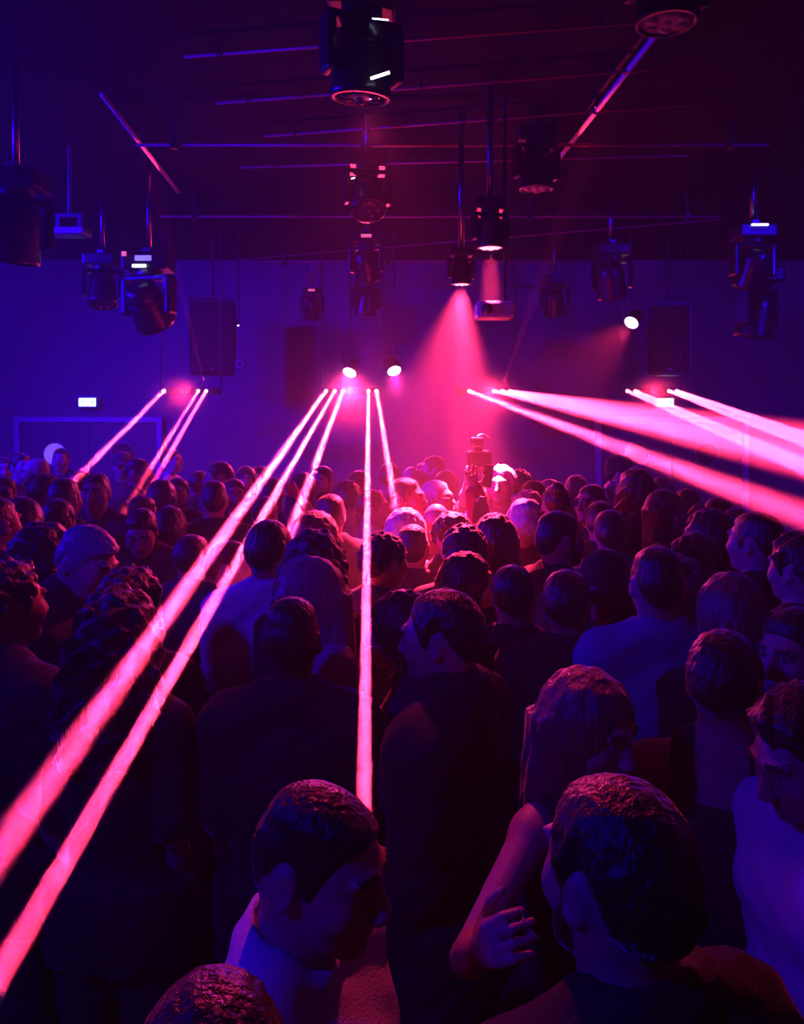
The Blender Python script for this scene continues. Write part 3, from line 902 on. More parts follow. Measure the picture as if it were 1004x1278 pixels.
def hair_mesh(style, hm, step, seed):
    M = head_matrix(*hm); Mi = np.linalg.inv(M)
    long_ = style in ('long', 'longcurly', 'bob', 'pony')
    ctr = M[:3, :3] @ np.array((0, .02, 1.62)) + M[:3, 3]
    low = {'long': 1.20, 'longcurly': 1.24, 'bob': 1.46, 'pony': 1.25}.get(style, 1.48)
    lo = [ctr[0] - .2, ctr[1] - .2, low]; hi = [ctr[0] + .2, ctr[1] + .26, 1.90]
    st = max(step * 1.1, .0065)
    F = Field(*[axis(lo[i], hi[i], st, []) for i in range(3)])
    C_ = lambda c, r, k=.02, cut=False: F.ell(c, r, k, cut, M)
    t = {'fade': .008, 'short': .015, 'spiky': .02, 'curly': .03, 'quiff': .016, 'long': .02, 'longcurly': .034, 'bob': .026, 'bun': .014, 'pony': .014, 'updo': .02}[style]
    X, Y, Z = F.xs[:, None, None], F.ys[None, :, None], F.zs[None, None, :]
    hx, hy, hz_ = (Mi[i, 0] * X + Mi[i, 1] * Y + Mi[i, 2] * Z + Mi[i, 3] for i in range(3))
    if long_: C_((0, .012, 1.648), (.0775 + t, .098 + t, .10 + t))
    else:
        # the skull itself, from which the hair grows thicker away from the hairline
        C_((0, .012, 1.648), (.0755, .0965, .0985)); C_((0, -.045, 1.64), (.0645, .0525, .0755), .03)
        F.cap((0, .012, 1.50), M[:3, :3] @ np.array((0, .022, 1.58)) + M[:3, 3], .055, .052, .03)
        sst = lambda a, b, x: (lambda q: q * q * (3 - 2 * q))(np.clip((x - a) / (b - a), 0, 1))
        line = np.interp(hy, (-.12, -.085, -.06, -.04, -.025, -.005, .012, .03, .05, .075, .11), (1.708, 1.712, 1.695, 1.665, 1.622, 1.618, 1.66, 1.668, 1.635, 1.585, 1.560)).astype(np.float32)
        if style in ('updo', 'bun'): line = line - .0 + .02 * (hy > .03)
        pd = hz_ - line
        th = t * (.12 + .88 * sst(.0, .06, pd))
        if style == 'fade': th = t * (.15 + .25 * sst(0, .03, pd) + 1.4 * sst(1.69, 1.735, hz_))
        if style == 'quiff': th = t * (.15 + .25 * sst(0, .03, pd) + .9 * sst(1.68, 1.725, hz_))
        if style == 'short': th = th * (1 + .35 * sst(1.69, 1.75, hz_))
        th = th - .012 * (1 - sst(-.004, .008, pd))
        F.v = F.v - th.astype(np.float32)
        F.v = np.maximum(F.v, (-pd - .006).astype(np.float32))
    if style in ('bun',): C_((.0, .10, 1.74), (.042, .042, .042), .012)
    if style == 'updo':
        C_((0, .06, 1.735), (.075, .07, .05), .02); C_((0, .085, 1.66), (.06, .05, .07), .02)
    if style == 'pony':
        C_((0, .125, 1.67), (.03, .035, .035), .01)
        F.cap(M[:3, :3] @ np.array((0, .14, 1.66)) + M[:3, 3], (0, .15, 1.30), .036, .016, .02)
    if long_:
        w = {'long': .105, 'longcurly': .135, 'bob': .11}.get(style)
        if w:
            c0 = M[:3, :3] @ np.array((0, .03, 1.64)) + M[:3, 3]
            zb = {'long': 1.27, 'longcurly': 1.33, 'bob': 1.53}[style]
            zc, hh = (c0[2] + zb) / 2, (c0[2] - zb) / 2
            cx = c0[0] * .5; cy = .06 * .6 + c0[1] * .4
            fl = .80 + .36 * np.clip((c0[2] + .02 - Z) / .2, 0, 1)
            q = ((X - cx) / (w * fl)) ** 2 + ((Y - cy) / (.088 if style != 'longcurly' else .11)) ** 2
            col = (np.sqrt(q + 1e-6) - 1) * .085
            col = np.maximum(col, np.abs(Z - zc) - hh)
            F.v = smin(F.v, col.astype(np.float32), .04)
        # open the face
        fx, fy, fz = hx / .071, (hy + .13) / .115, (hz_ - 1.595) / .125
        face = (np.sqrt(fx ** 2 + fy ** 2 + fz ** 2) - 1) * .09
        F.v = -smin(-F.v, face, .01)
        chest = (-.055 - Y) + 0 * Z + np.where(Z < 1.5, 0, -1.0)
        F.v = np.maximum(F.v, chest.astype(np.float32) * .9)
    amp = {'fade': .0012, 'short': .0035, 'spiky': .011, 'curly': .012, 'quiff': .007, 'long': .004, 'longcurly': .014, 'bob': .006, 'bun': .003, 'pony': .004, 'updo': .008}[style]
    fq = {'curly': 110, 'longcurly': 75, 'spiky': 150, 'updo': 100}.get(style, 120)
    if style in ('long', 'bob', 'pony'):
        nz = wob(X * 1.3, Y * 1.3, Z * .16, fq, seed)
    elif style in ('short', 'quiff', 'bun', 'fade'):
        nz = wob(X * 1.2, Y * .5, Z * .8, 210, seed) * .7 + wob(X, Y * .6, Z, 380, seed + 2) * .5
    else: nz = wob(X, Y, Z, fq, seed) * .7 + wob(X, Y, Z, fq * 1.9, seed + 3) * .4
    F.v = F.v + amp * nz
    for sl in ((0, 0), (0, -1), (1, 0), (1, -1), (2, 0), (2, -1)):
        ix = [slice(None)] * 3; ix[sl[0]] = sl[1]; F.v[tuple(ix)] = .5
    return F.mesh('hair')[0]


def top_mesh(sex, kind, step, arms, seed, wr, belly=0.0):
    """shirt, jacket or tank top: the torso and sleeves, a little larger than the body"""
    g = {'shirt': .016, 'jacket': .028, 'tank': .008, 'dress': .009}[kind]
    lo = [-.34, -.24, .62]; hi = [.34, .24, 1.62]
    J = {}
    for s in (-1, 1):
        A = arms.get(s, {}); J[s] = arm_joints(s, sex, A.get('w'), A.get('pole'))
        for q in J[s][1:]:
            for i in range(3): lo[i] = min(lo[i], q[i] - .1); hi[i] = max(hi[i], q[i] + .1)
    st = max(step * 1.5, .011)
    F = Field(*[axis(lo[i], hi[i], st, []) for i in range(3)])
    torso(F, sex, g, .05, belly)
    f = 1.0 if sex == 'm' else .84
    F.put((0, 0, .86), (.26, .22, .2), lambda X, Y, Z: np.maximum(np.sqrt((X / 1.45) ** 2 + (Y + 0 * Z) ** 2) - (.128 + g), np.abs(Z - .88) - .12), .03)
    X, Y, Z = F.xs[:, None, None], F.ys[None, :, None], F.zs[None, None, :]
    hem = {'shirt': .80, 'jacket': .76, 'tank': .84, 'dress': .66}[kind]
    F.v = np.maximum(F.v, hem - Z)
    if kind in ('tank', 'dress'):
        # bare shoulders: cut everything outside the straps and above the neckline
        st_ = np.maximum(1.36 + .05 * np.clip(Y / .1, -1, 1) - Z, -1)
        strap = np.abs(np.abs(X) - .085) - .022
        keep = np.minimum(Z - 1.36 - .02 * np.clip(Y * 8, -1, 1), strap + 0 * Z)
        F.v = np.maximum(F.v, keep.astype(np.float32))
        F.v = np.maximum(F.v, (np.abs(X) - (.168 if sex == 'm' else .142)) + 0 * Z)
    sl = {'shirt': .62, 'jacket': 1.0, 'tank': 0, 'dress': 0}[kind]
    if sl:
        for s in (-1, 1):
            Sh, E_, W = J[s]
            if sl < .9: F.cap(Sh, Sh + (E_ - Sh) * .85, (.056 + g) * f, (.05 + g) * f, .03)
            else:
                F.cap(Sh, E_, (.054 + g) * f, (.042 + g) * f, .03); F.cap(E_, E_ + (W - E_) * .94, (.044 + g) * f, (.032 + g) * f, .02)
    nk = (.062 if sex == 'm' else .055)
    if kind == 'jacket':
        F.put((0, .02, 1.50), (.12, .12, .06), lambda X, Y, Z: np.maximum(np.abs(np.sqrt(X * X + (Y - .02) ** 2 + 0 * Z) - .078 + (Z - 1.5) * .25) - .012, np.abs(Z - 1.495) - .05), .025)
        F.cap((0, -.02, 1.70), (0, -.12, 1.32), .05, .02, .02, True)
    elif kind == 'shirt':
        F.put((0, .02, 1.5), (.1, .1, .03), lambda X, Y, Z: np.sqrt((np.sqrt(X * X + (Y - .012) ** 2 + 0 * Z) - nk - .006) ** 2 + (Z - 1.488 - (Y) * .25) ** 2) - .010, .012)
        F.cap((0, .012, 1.52), (0, .0, 1.68), nk, nk + .03, .01, True)
    X, Y, Z = F.xs[:, None, None], F.ys[None, :, None], F.zs[None, None, :]
    F.v = F.v - wr * (.0055 * (.6 + wob(X, Y, Z * 1.6 + X * .8, 34, seed)) + .004 * (.6 + wob(X + Z * .6, Y, Z, 63, seed + 5)))
    for q in ((0, 0), (0, -1), (1, 0), (1, -1), (2, 0), (2, -1)):
        ix = [slice(None)] * 3; ix[q[0]] = q[1]; F.v[tuple(ix)] = .5
    return F.mesh('top')[0]


def trouser_mesh(sex):
    F = Field(axis(-.24, .24, .018, []), axis(-.2, .2, .018, []), axis(.05, 1.04, .02, []))
    legs(F, .014, .03, .08)
    F.ell((0, .018, .92), (.172, .125, .13), .04)
    Z = F.zs[None, None, :]; F.v = np.maximum(F.v, Z - .985); F.v = np.maximum(F.v, .075 - Z)
    X, Y = F.xs[:, None, None], F.ys[None, :, None]
    F.v = F.v + .004 * wob(X, Y, Z * 1.5, 40, 2)
    return F.mesh('trousers')[0]


def shoe_mesh(s):
    F = Field(axis(s * .11 - .09, s * .11 + .09, .011, []), axis(-.24, .16, .012, []), axis(-.02, .15, .01, []))
    F.cap((s * .10, .04, .07), (s * .117, -.13, .04), .052, .040, .03); F.cap((s * .10, .045, .05), (s * .10, .04, .12), .046, .05, .02)
    Z = F.zs[None, None, :]; F.v = np.maximum(F.v, .002 - Z); F.v = np.maximum(F.v, Z - .125)
    return F.mesh('shoe')[0]


def beard_mesh(hm, step):
    M = head_matrix(*hm); ctr = M[:3, :3] @ np.array((0, -.04, 1.57)) + M[:3, 3]
    st = max(step, .006)
    F = Field(*[axis(ctr[i] - .12, ctr[i] + .12, st, []) for i in range(3)])
    F.ell((0, -.036, 1.577), (.0625, .066, .057), .02, M=M); F.ell((0, -.084, 1.548), (.032, .028, .028), .02, M=M)
    for s in (-1, 1): F.cap((s * .07, -.005, 1.64), (s * .052, -.04, 1.57), .010, .018, .02, M=M)
    F.cap((-.022, -.106, 1.594), (.022, -.106, 1.594), .007, .007, .01, M=M)
    F.ell((0, -.11, 1.577), (.025, .02, .0125), .006, True, M)
    F.ell((0, .05, 1.56), (.1, .07, .1), .02, True, M)
    X, Y, Z = F.xs[:, None, None], F.ys[None, :, None], F.zs[None, None, :]
    F.v = F.v + .0015 * wob(X, Y, Z, 260, 1)
    return F.mesh('beard')[0]


def cap_mesh(hm):
    M = Matrix([list(r) for r in head_matrix(*hm)])
    bm = bmesh.new()
    b_lathe(bm, [(.098, -.02), (.1, .0), (.097, .03), (.085, .065), (.055, .09), (.012, .10), (0, .102)], 28)
    bmesh.ops.scale(bm, vec=(.93, 1.14, 1), verts=bm.verts)
    r = bmesh.ops.create_circle(bm, cap_ends=True, segments=20, radius=.075)
    for v in r['verts']:
        v.co.y = v.co.y * 1.15 - .105; v.co.z = -.015 - .5 * v.co.x ** 2 * 6 - (-.105 - v.co.y) * .12
    f = [f for v in r['verts'] for f in v.link_faces][0]
    e = bmesh.ops.extrude_face_region(bm, geom=[f]); bmesh.ops.translate(bm, vec=(0, 0, .006), verts=[x for x in e['geom'] if isinstance(x, bmesh.types.BMVert)])
    b_lathe(bm, [(0, .108), (.008, .106), (.009, .1), (0, .1)], 12)
    bmesh.ops.transform(bm, matrix=M @ Matrix.Translation((0, .012, 1.685)), verts=bm.verts)
    bmesh.ops.recalc_face_normals(bm, faces=bm.faces[:])
    me = bpy.data.meshes.new('cap'); bm.to_mesh(me); bm.free(); me.polygons.foreach_set('use_smooth', [True] * len(me.polygons))
    return me


def glasses_mesh(hm):
    M = Matrix([list(r) for r in head_matrix(*hm)])
    bm = bmesh.new()
    for s in (-1, 1):
        b_torus(bm, .024, .0028, Matrix.Translation((s * .033, -.107, 1.648)) @ Matrix.Rotation(PI / 2, 4, 'X'), 24, 6)
        b_tube(bm, (s * .057, -.104, 1.652), (s * .085, .02, 1.652), .0025, seg=6)
        b_tube(bm, (s * .033, -.1075, 1.648), (s * .033, -.1065, 1.648), .0235, seg=20)
    b_tube(bm, (-.01, -.109, 1.655), (.01, -.109, 1.655), .0028, seg=6)
    bmesh.ops.transform(bm, matrix=M, verts=bm.verts)
    me = bpy.data.meshes.new('glasses'); bm.to_mesh(me); bm.free()
    return me


def cached(key, fn, *mats):
    if key not in CACHE:
        me = fn()
        if mats and not me.materials:
            me.materials.append(mats[0])
        CACHE[key] = me
    return CACHE[key]


CROWD = []


def person(px, py, hpx, face, label, fix=False, **k):
    CROWD.append(dict(px=px, py=py, hpx=hpx, face=face, label=label, fix=fix, d=k.pop('d', None) or 245.0 / hpx, k=k))


def stature(c, d):
    return at(c['px'], c['py'], d).z


def spread_crowd():
    """keep people from standing inside one another: slide them along the line of sight, within human heights"""
    for c in CROWD:
        hi = 1.90; lo = 1.50
        if c['py'] > HY:
            c['d'] = min(max(c['d'], (CAM_Z - 1.93) * FPX / (c['py'] - HY)), (CAM_Z - lo) * FPX / (c['py'] - HY))
        c['d0'] = c['d']
    for it in range(400):
        moved = False
        for i, a in enumerate(CROWD):
            for b in CROWD[i + 1:]:
                pa, pb = at(a['px'], a['py'], a['d']), at(b['px'], b['py'], b['d'])
                dx, dy = pa.x - pb.x, pa.y - pb.y
                # bodies are wider than deep
                fa = abs(math.sin(R(a['face']))); fb = abs(math.sin(R(b['face'])))
                rx = (.225 - .065 * fa) + (.225 - .065 * fb); ry = (.16 + .065 * fa) + (.16 + .065 * fb)
                q = math.hypot(dx / rx, dy / ry)
                if q >= 1: continue
                need = ry * math.sqrt(max(0, 1 - (dx / rx) ** 2)) - abs(dy)
                sg = 1 if dy >= 0 else -1
                for c, s_ in ((a, sg), (b, -sg)):
                    if c['fix']: continue
                    nd = c['d'] + s_ * need * .35
                    if not .76 * c['d0'] <= nd <= 1.34 * c['d0']: continue
                    if not 1.46 <= stature(c, nd) <= 1.96: continue
                    c['d'] = nd; moved = True
        if not moved: break


def build_crowd():
    spread_crowd()
    for c in CROWD: build_person(c['px'], c['py'], c['hpx'], c['face'], c['label'], d=c['d'], **c['k'])


def build_person(px, py, hpx, face, label, sex='m', hair='short', hc='black', top='shirt', tc='black', skin='skin', pitch=0, yaw=0, roll=0, d=None,
           beard=False, cap=None, glasses=False, arms=None, wr=None, scale_xy=1.0, seed=None, belly=0.0):
    """a person whose head top the photo shows at (px, py) and whose head is hpx pixels tall; face: 0 towards the viewer, 90 to the right, 180 away, -90 to the left"""
    if d is None: d = 245.0 / hpx
    top_pt = at(px, py, d)
    extra = 0 if hair is None else {'fade': .004, 'curly': .022, 'longcurly': .022, 'spiky': .02, 'updo': .03, 'quiff': .02}.get(hair, .013)
    h = top_pt.z
    s = h / (1.748 + extra)
    # keep to human heights by moving nearer or farther along the line of sight
    if s > 1.09: d *= (CAM_Z - 1.09 * (1.748 + extra)) / (CAM_Z - h); s = 1.09
    if s < .90: d *= (CAM_Z - .90 * (1.748 + extra)) / (CAM_Z - h); s = .90
    p = at(px, py, d)
    rz = R(face)
    hm = (pitch, yaw, roll)
    M = head_matrix(*hm)
    off = M[:3, :3] @ np.array((0, .0, 1.74)) + M[:3, 3]           # where the head top lies in the person's own frame
    s *= 1.74 / off[2] if off[2] < 1.74 else 1
    o2 = Euler((0, 0, rz)).to_matrix() @ Vector((off[0] * s, off[1] * s, 0))
    base = Vector((p.x - o2.x, p.y - o2.y, 0))
    step = .0058 if d < 2.5 else (.0075 if d < 4 else (.010 if d < 5.6 else .0125))
    seed = seed if seed is not None else int(px * 7 + py) % 5
    inv = (Matrix.Translation(base) @ Matrix.Rotation(rz, 4, 'Z') @ Matrix.Scale(s, 4)).inverted()
    A = {}
    for sd, spec in (arms or {}).items():
        q = dict(spec)
        if 'at' in q: q['w'] = tuple(inv @ at(*q.pop('at')))
        if 'n_world' in q: q['n'] = tuple((inv.to_3x3() @ Vector(q.pop('n_world'))).normalized())
        A[sd] = q
    ak = repr(sorted((k, sorted(v.items())) for k, v in A.items()))
    wr = wr if wr is not None else .8
    body = cached(('b', sex, hm, step, ak, skin), lambda: body_mesh(sex, hm, step, A, skin))
    o = bpy.data.objects.new('person', body); COL.objects.link(o)
    o.location = base; o.rotation_euler = (0, 0, rz); o.scale = (s, s, s)
    tag(o, label, 'person', 'crowd on the dance floor')

    def part(name, key, fn, m):
        me = cached(key, fn, m)
        c = bpy.data.objects.new(name, me); COL.objects.link(c); c.parent = o
        c.material_slots[0].link = 'OBJECT'; c.material_slots[0].material = m
        return c
    if hair: part('hair', ('h', hair, hm, step, seed), lambda: hair_mesh(hair, hm, step, seed), HAIRM[hc])
    part({'tank': 'tank_top'}.get(top, top), ('t', sex, top, step, ak, seed % 3, wr, belly), lambda: top_mesh(sex, top, step, A, seed % 3, wr, belly), CLOTHM[tc])
    part('trousers', ('tr',), lambda: trouser_mesh(sex), M_TROUSER)
    for sd in (-1, 1): part('shoe', ('s', sd), lambda: shoe_mesh(sd), M_SHOE)
    if beard: part('beard', ('bd', hm, step), lambda: beard_mesh(hm, step), HAIRM[hc])
    if cap: part('cap', ('cap', hm), lambda: cap_mesh(hm), CLOTHM[cap])
    if glasses: part('glasses', ('gl', hm), lambda: glasses_mesh(hm), M_BLACKP)
    return o

# ------------------------------------------------------------------ the crowd, nearest first
P_ = person
AWAY = 180
# close to the viewer
P_(415, 995, 200, 70, label='man with short dark hair and pale shirt looking down in front of the vertical beam', hair='fade', top='shirt', tc='white', fix=True, pitch=14, d=1.22, wr=1.0)
P_(262, 1231, 215, AWAY, 'dark head with pink lit crown at the bottom edge beside the pale-shirted man', hair='short', tc='black', d=1.0)
P_(768, 974, 232, -158, label='big dark-haired bearded man seen from behind in front of the blond woman', fix=True, hair='short', hc='black', tc='black', beard=True, d=1.06, pitch=4, wr=1.0)
P_(748, 845, 138, 42, 'woman with long straight blond hair and bare arm looking down behind the big bearded man', fix=True, sex='f', hair='long', hc='fair', top='dress', tc='black', pitch=16, d=1.78,
   arms={-1: dict(at=(606, 1183, 1.34), curl=.8, pole=(-.6, .2, -.8))})
P_(984, 868, 150, -74, 'man in bright white shirt with dark curly hair at the right edge in front', fix=True, hair='curly', tc='white', pitch=24, d=1.62)
P_(548, 738, 114, -118, 'man in dark jacket with slicked black hair turned left beside the vertical beam', hair='short', top='jacket', tc='black', d=2.15, pitch=6)
P_(364, 748, 84, AWAY, 'black silhouette of a broad cropped man in front of the tall white-shirted man', hair='fade', top='shirt', tc='black', d=2.55, skin='dark')
P_(336, 650, 72, 172, label='tall dark-haired man in a white shirt whose back is lit by lasers', fix=True, hair='short', top='shirt', tc='white', d=3.2, wr=1.6)
P_(286, 676, 66, 100, label='woman with a bare tattooed shoulder turned right beneath the widest laser beam', sex='f', fix=True, hair='short', hc='auburn', top='tank', tc='navy', d=3.65, pitch=-4, skin='pale')
P_(120, 660, 84, 72, 'grey-haired man in a dark jacket looking down to the right', hair='quiff', hc='grey', top='jacket', tc='black', d=2.85, pitch=24, skin='pale')
P_(164, 708, 92, 165, 'person with dark hair rimmed pink just beyond the big-haired person hit by the laser', hair='curly', tc='black', d=2.75)
P_(150, 736, 108, 172, label='big-haired dark silhouette whose hair is struck by the widest laser beam', sex='f', fix=True, hair='longcurly', hc='black', tc='black', d=2.25)
P_(8, 700, 104, 150, 'dark round head cut by the left edge before the long-haired woman in black', hair='curly', tc='black', d=2.35)
P_(-6, 622, 72, 160, 'young man with cropped dark hair cut by the left edge', hair='fade', d=3.5)
P_(28, 621, 60, AWAY, 'woman with long straight black hair near the left edge', sex='f', hair='long', tc='black', d=4.3)
P_(72, 623, 56, AWAY, 'dark-haired man with short nape between the long-haired woman and the grey-haired man', hair='short', tc='black', d=4.35)
P_(55, 655, 74, 150, 'woman with dark curly hair and a blue glint in it near the left edge', sex='f', hair='longcurly', tc='navy', d=3.3)
P_(98, 663, 68, AWAY, 'smooth bluish head peeking out behind the grey-haired man', hair='fade', skin='skin', tc='navy', d=3.45)
P_(481, 663, 82, 142, label='man with spiky black hair standing in the vertical laser beam', fix=True, hair='spiky', tc='black', d=3.4, pitch=4)
P_(496, 742, 92, -95, label='woman with dark hair and lit cheek behind the vertical beam next to the jacket man', sex='f', fix=True, hair='bob', tc='navy', d=2.6, pitch=8)
P_(393, 664, 84, 170, 'woman with very big long curly hair in the middle of the crowd', sex='f', hair='longcurly', hc='auburn', tc='brown', d=2.95)
P_(376, 700, 74, -60, 'woman with long light hair tucked behind the white-shirt man\'s shoulder', sex='f', hair='long', hc='blond', tc='pink', d=2.95, pitch=12)
P_(820, 684, 96, 176, 'broad man with a faded haircut and big ears seen from behind on the right', hair='fade', top='shirt', tc='blue', d=2.55, wr=1.0)
P_(912, 716, 96, AWAY, 'woman with long straight light hair seen from behind at right', sex='f', hair='long', hc='fair', tc='black', d=2.5)
P_(905, 788, 118, 150, 'dark-haired person with bare shoulders and faint pink rim below the light-haired woman', hair='short', top='tank', tc='black', d=2.05)
P_(992, 762, 108, -62, 'dark-haired man cut by the right edge with a pink rim along his face', hair='short', tc='black', d=2.12, pitch=4)
P_(752, 696, 82, -40, 'person in a wide-brimmed cap looking down behind the broad man', sex='f', hair='bob', cap='black', tc='navy', d=2.95, pitch=10)
P_(708, 712, 84, 160, 'dark-haired silhouette just left of the person in the wide-brimmed cap', hair='short', tc='black', d=2.8)
P_(640, 706, 84, 175, 'dark silhouette between the jacket man and the bearded man in profile', hair='short', tc='black', d=2.9)
P_(584, 690, 80, 96, 'woman with long dark hair facing right behind the jacket man', sex='f', hair='long', tc='black', d=3.05)
P_(945, 640, 76, -150, 'dark cropped man whose left side is edged pink below the laser fan', hair='fade', tc='black', d=3.3)
P_(1000, 664, 76, -160, 'dark-haired person cut by the right edge under the lowest wide beam', hair='curly', tc='black', d=3.2)
P_(862, 668, 62, -60, 'person with glasses hidden by dark hair beside the broad man\'s head', hair='curly', glasses=True, tc='black', d=3.4, pitch=14)
P_(884, 638, 66, -100, 'person with a big round dark hairdo below the raised fist at right', sex='f', hair='bob', tc='navy', d=3.75)
P_(698, 640, 68, 118, 'bearded man in dark clothes shown in profile to the right of the updo', hair='fade', beard=True, tc='black', d=3.6)
P_(762, 637, 60, 170, 'man with thick dark hair and blue shirt seen from behind right of centre', hair='short', tc='blue', d=4.1)
P_(580, 655, 70, 176, 'person with wavy dark hair seen from behind just below the red-sleeved arm', hair='curly', tc='black', d=3.45)
P_(618, 643, 64, AWAY, 'woman with smooth dark hair seen from behind left of the blond updo', sex='f', hair='bob', tc='black', d=3.7)
P_(516, 656, 60, 172, label='man with a faded haircut and bare nape just right of the spiky-haired man', fix=True, hair='fade', tc='black', d=3.95)
P_(566, 640, 62, 20, 'young person with a dark fringe facing the viewer in the bright centre', hair='curly', tc='black', d=3.9)
P_(396, 640, 60, 110, 'person with a dark headscarf-like hairdo above the big curly hair', sex='f', hair='bob', hc='brown', tc='black', d=4.0)
P_(412, 618, 62, -155, 'man with cropped hair and visible ear turned away above the curly-haired woman', hair='fade', tc='black', d=4.5)
P_(240, 668, 64, 165, 'dark-haired person half hidden by the widest beam next to the tattooed woman', hair='short', hc='brown', tc='navy', d=3.8)
P_(212, 632, 54, AWAY, 'woman with smooth dark brown hair seen from behind left of the widest beam', sex='f', hair='long', tc='blue', d=4.6)
P_(175, 640, 56, 8, 'man looking down in an open jacket behind the grey-haired man', hair='short', top='jacket', tc='brown', d=4.5, pitch=26)
P_(178, 618, 46, 160, 'man with a brushed-up faded haircut left of centre seen from behind', hair='quiff', tc='black', d=5.3)
P_(267, 601, 52, -165, 'tall man with shaved sides seen from behind left of the widest beam', hair='fade', tc='black', d=4.9)
P_(655, 622, 56, 176, 'woman with a bright blond updo seen from behind', sex='f', hair='updo', hc='white', tc='black', d=4.3)
P_(660, 612, 46, 150, 'person with wavy blond hair just beyond the blond updo', hair='curly', hc='blond', tc='black', d=5.2)
P_(750, 626, 52, 160, 'dark-haired person between the man with glasses and the thick-haired man', hair='short', tc='black', d=4.7)
P_(738, 606, 48, -52, 'high-browed man wearing glasses facing left near the right double doors', hair='fade', glasses=True, tc='black', d=5.2)
P_(795, 586, 58, 168, 'tall woman with dark hair and bare shoulders under the lowest wide beam', sex='f', hair='longcurly', top='tank', tc='black', d=5.0)
P_(832, 612, 50, 58, 'woman with long dark hair facing right under the laser fan', sex='f', hair='long', top='tank', tc='black', d=4.9)
P_(120, 592, 46, 4, 'man with receding hair facing the viewer edged in pink left of centre', hair='fade', hc='brown', tc='navy', d=5.3, skin='skin')
P_(57, 592, 46, 150, 'dark-haired man with pink lit ear near the left edge', hair='short', tc='black', d=5.5)
P_(80, 598, 46, 175, 'dark-haired man standing right behind the one with the lit ear', hair='fade', tc='black', d=5.0)
P_(4, 595, 42, 14, 'man in sunglasses cut by the left edge', hair='short', glasses=True, tc='black', d=5.9)
P_(508, 597, 48, 75, label='man with dark hair whose crown is struck by the short laser beam', fix=True, hair='short', hc='brown', tc='pink', d=5.1)
P_(466, 612, 46, 95, 'person in white bent beneath the vertical beam in the pink glow', hair='short', hc='auburn', tc='white', d=5.2)
P_(546, 600, 46, 70, 'fair-haired man with glasses in the bright pink centre', hair='short', hc='white', glasses=True, tc='white', d=5.6, skin='pale')
P_(545, 628, 52, AWAY, 'bald head glowing yellow-pink on top in the bright centre', hair=None, tc='pink', skin='pale', d=4.6)
P_(508, 636, 54, 140, 'person in a white hood-like top bending over in the bright centre', sex='f', hair='bob', hc='white', top='jacket', tc='white', d=4.5)
P_(570, 648, 50, 10, 'person in a red jacket raising an arm towards the camera rig', fix=True, hair='short', hc='black', top='jacket', tc='red', d=4.75,
   arms={1: dict(at=(592, 606, 4.7), curl=.05, spread=.35, n_world=(.1, -1, 0), pole=(.4, .3, -.9))})
P_(626, 581, 44, -22, 'man with curly light hair and bright lit face beside the raised camera', hair='curly', hc='white', tc='pink', skin='pale', d=5.7)
P_(604, 606, 40, 165, 'person holding the camera rig above the crowd', hair='short', hc='brown', tc='black', d=5.9,
   arms={-1: dict(at=(606, 590, 5.75), curl=.9, n_world=(0, -1, 0)), 1: dict(at=(586, 592, 5.75), curl=.9, n_world=(0, -1, 0))})
P_(649, 586, 40, 150, 'dark-haired person rimmed pink right of the curly light-haired man', hair='curly', tc='black', d=6.3)
P_(695, 604, 46, 172, 'woman with dark hair in a top knot and pink lit neck', sex='f', hair='bun', top='tank', tc='black', d=5.2)
P_(688, 597, 38, 120, 'bald man with pink crown behind the top-knot woman', hair=None, tc='black', d=6.2)
P_(667, 603, 40, 170, 'person in a flat dark cap behind the blond updo', hair='short', cap='black', tc='black', d=5.9)
P_(775, 572, 40, 82, 'man in a dark cap facing right and pointing beside the tall woman', hair='short', cap='black', tc='black', d=6.3,
   arms={1: dict(at=(752, 598, 6.1), curl=.4, pole=(0, .2, -1))})
P_(826, 596, 38, 150, 'person with pinkish hair behind the woman facing right under the fan', sex='f', hair='curly', hc='auburn', tc='black', d=6.1)
P_(858, 610, 42, AWAY, 'person raising a fist beneath the lowest wide beam', hair='short', tc='black', d=5.4,
   arms={1: dict(at=(868, 640, 4.95), curl=1.2, pole=(.6, .2, -.6))})
P_(898, 622, 46, 165, 'dark-haired person under the lowest wide beam right of the raised fist', sex='f', hair='bob', tc='black', d=5.0)
P_(920, 634, 48, 150, 'person with dark hair half lost in the shade left of the pink-edged man', hair='short', tc='black', d=4.7)
P_(402, 583, 44, -25, 'bearded man in a dark vest facing the viewer in the pink glow', hair='fade', beard=True, top='tank', tc='black', d=5.9, skin='pale')
P_(432, 600, 44, -150, 'man in a sleeveless dark vest with bare arm beside the bearded one', hair='curly', hc='brown', top='tank', tc='black', d=5.3)
P_(378, 590, 44, 165, 'long-haired person raising a hand between the two central left beams', sex='f', hair='long', hc='brown', tc='black', d=5.6,
   arms={-1: dict(at=(362, 608, 5.3), curl=.15, spread=.2, n_world=(0, 1, 0), pole=(-.5, .2, -.8))})
P_(541, 570, 40, -98, 'short-haired man in profile to the left against the purple haze', hair='fade', hc='brown', tc='pink', d=6.6, skin='pale')
P_(514, 582, 40, 170, 'smooth pink head blurred in the glow left of the profile man', hair=None, skin='pale', tc='pink', d=7.0)
P_(530, 577, 36, -60, 'face peering out behind the short-haired man in profile', hair='short', hc='brown', tc='pink', d=7.4)
P_(558, 588, 36, 140, 'person with a bright earring right of the short-haired man in profile', sex='f', hair='bob', hc='brown', tc='black', d=6.9)
P_(449, 588, 38, 150, 'person with reddish hair left of the vertical beam far back', sex='f', hair='long', hc='auburn', tc='black', d=6.6)
P_(486, 578, 38, 170, 'person glowing red between the vertical and the short laser beam', hair='short', hc='auburn', tc='pink', d=7.0)
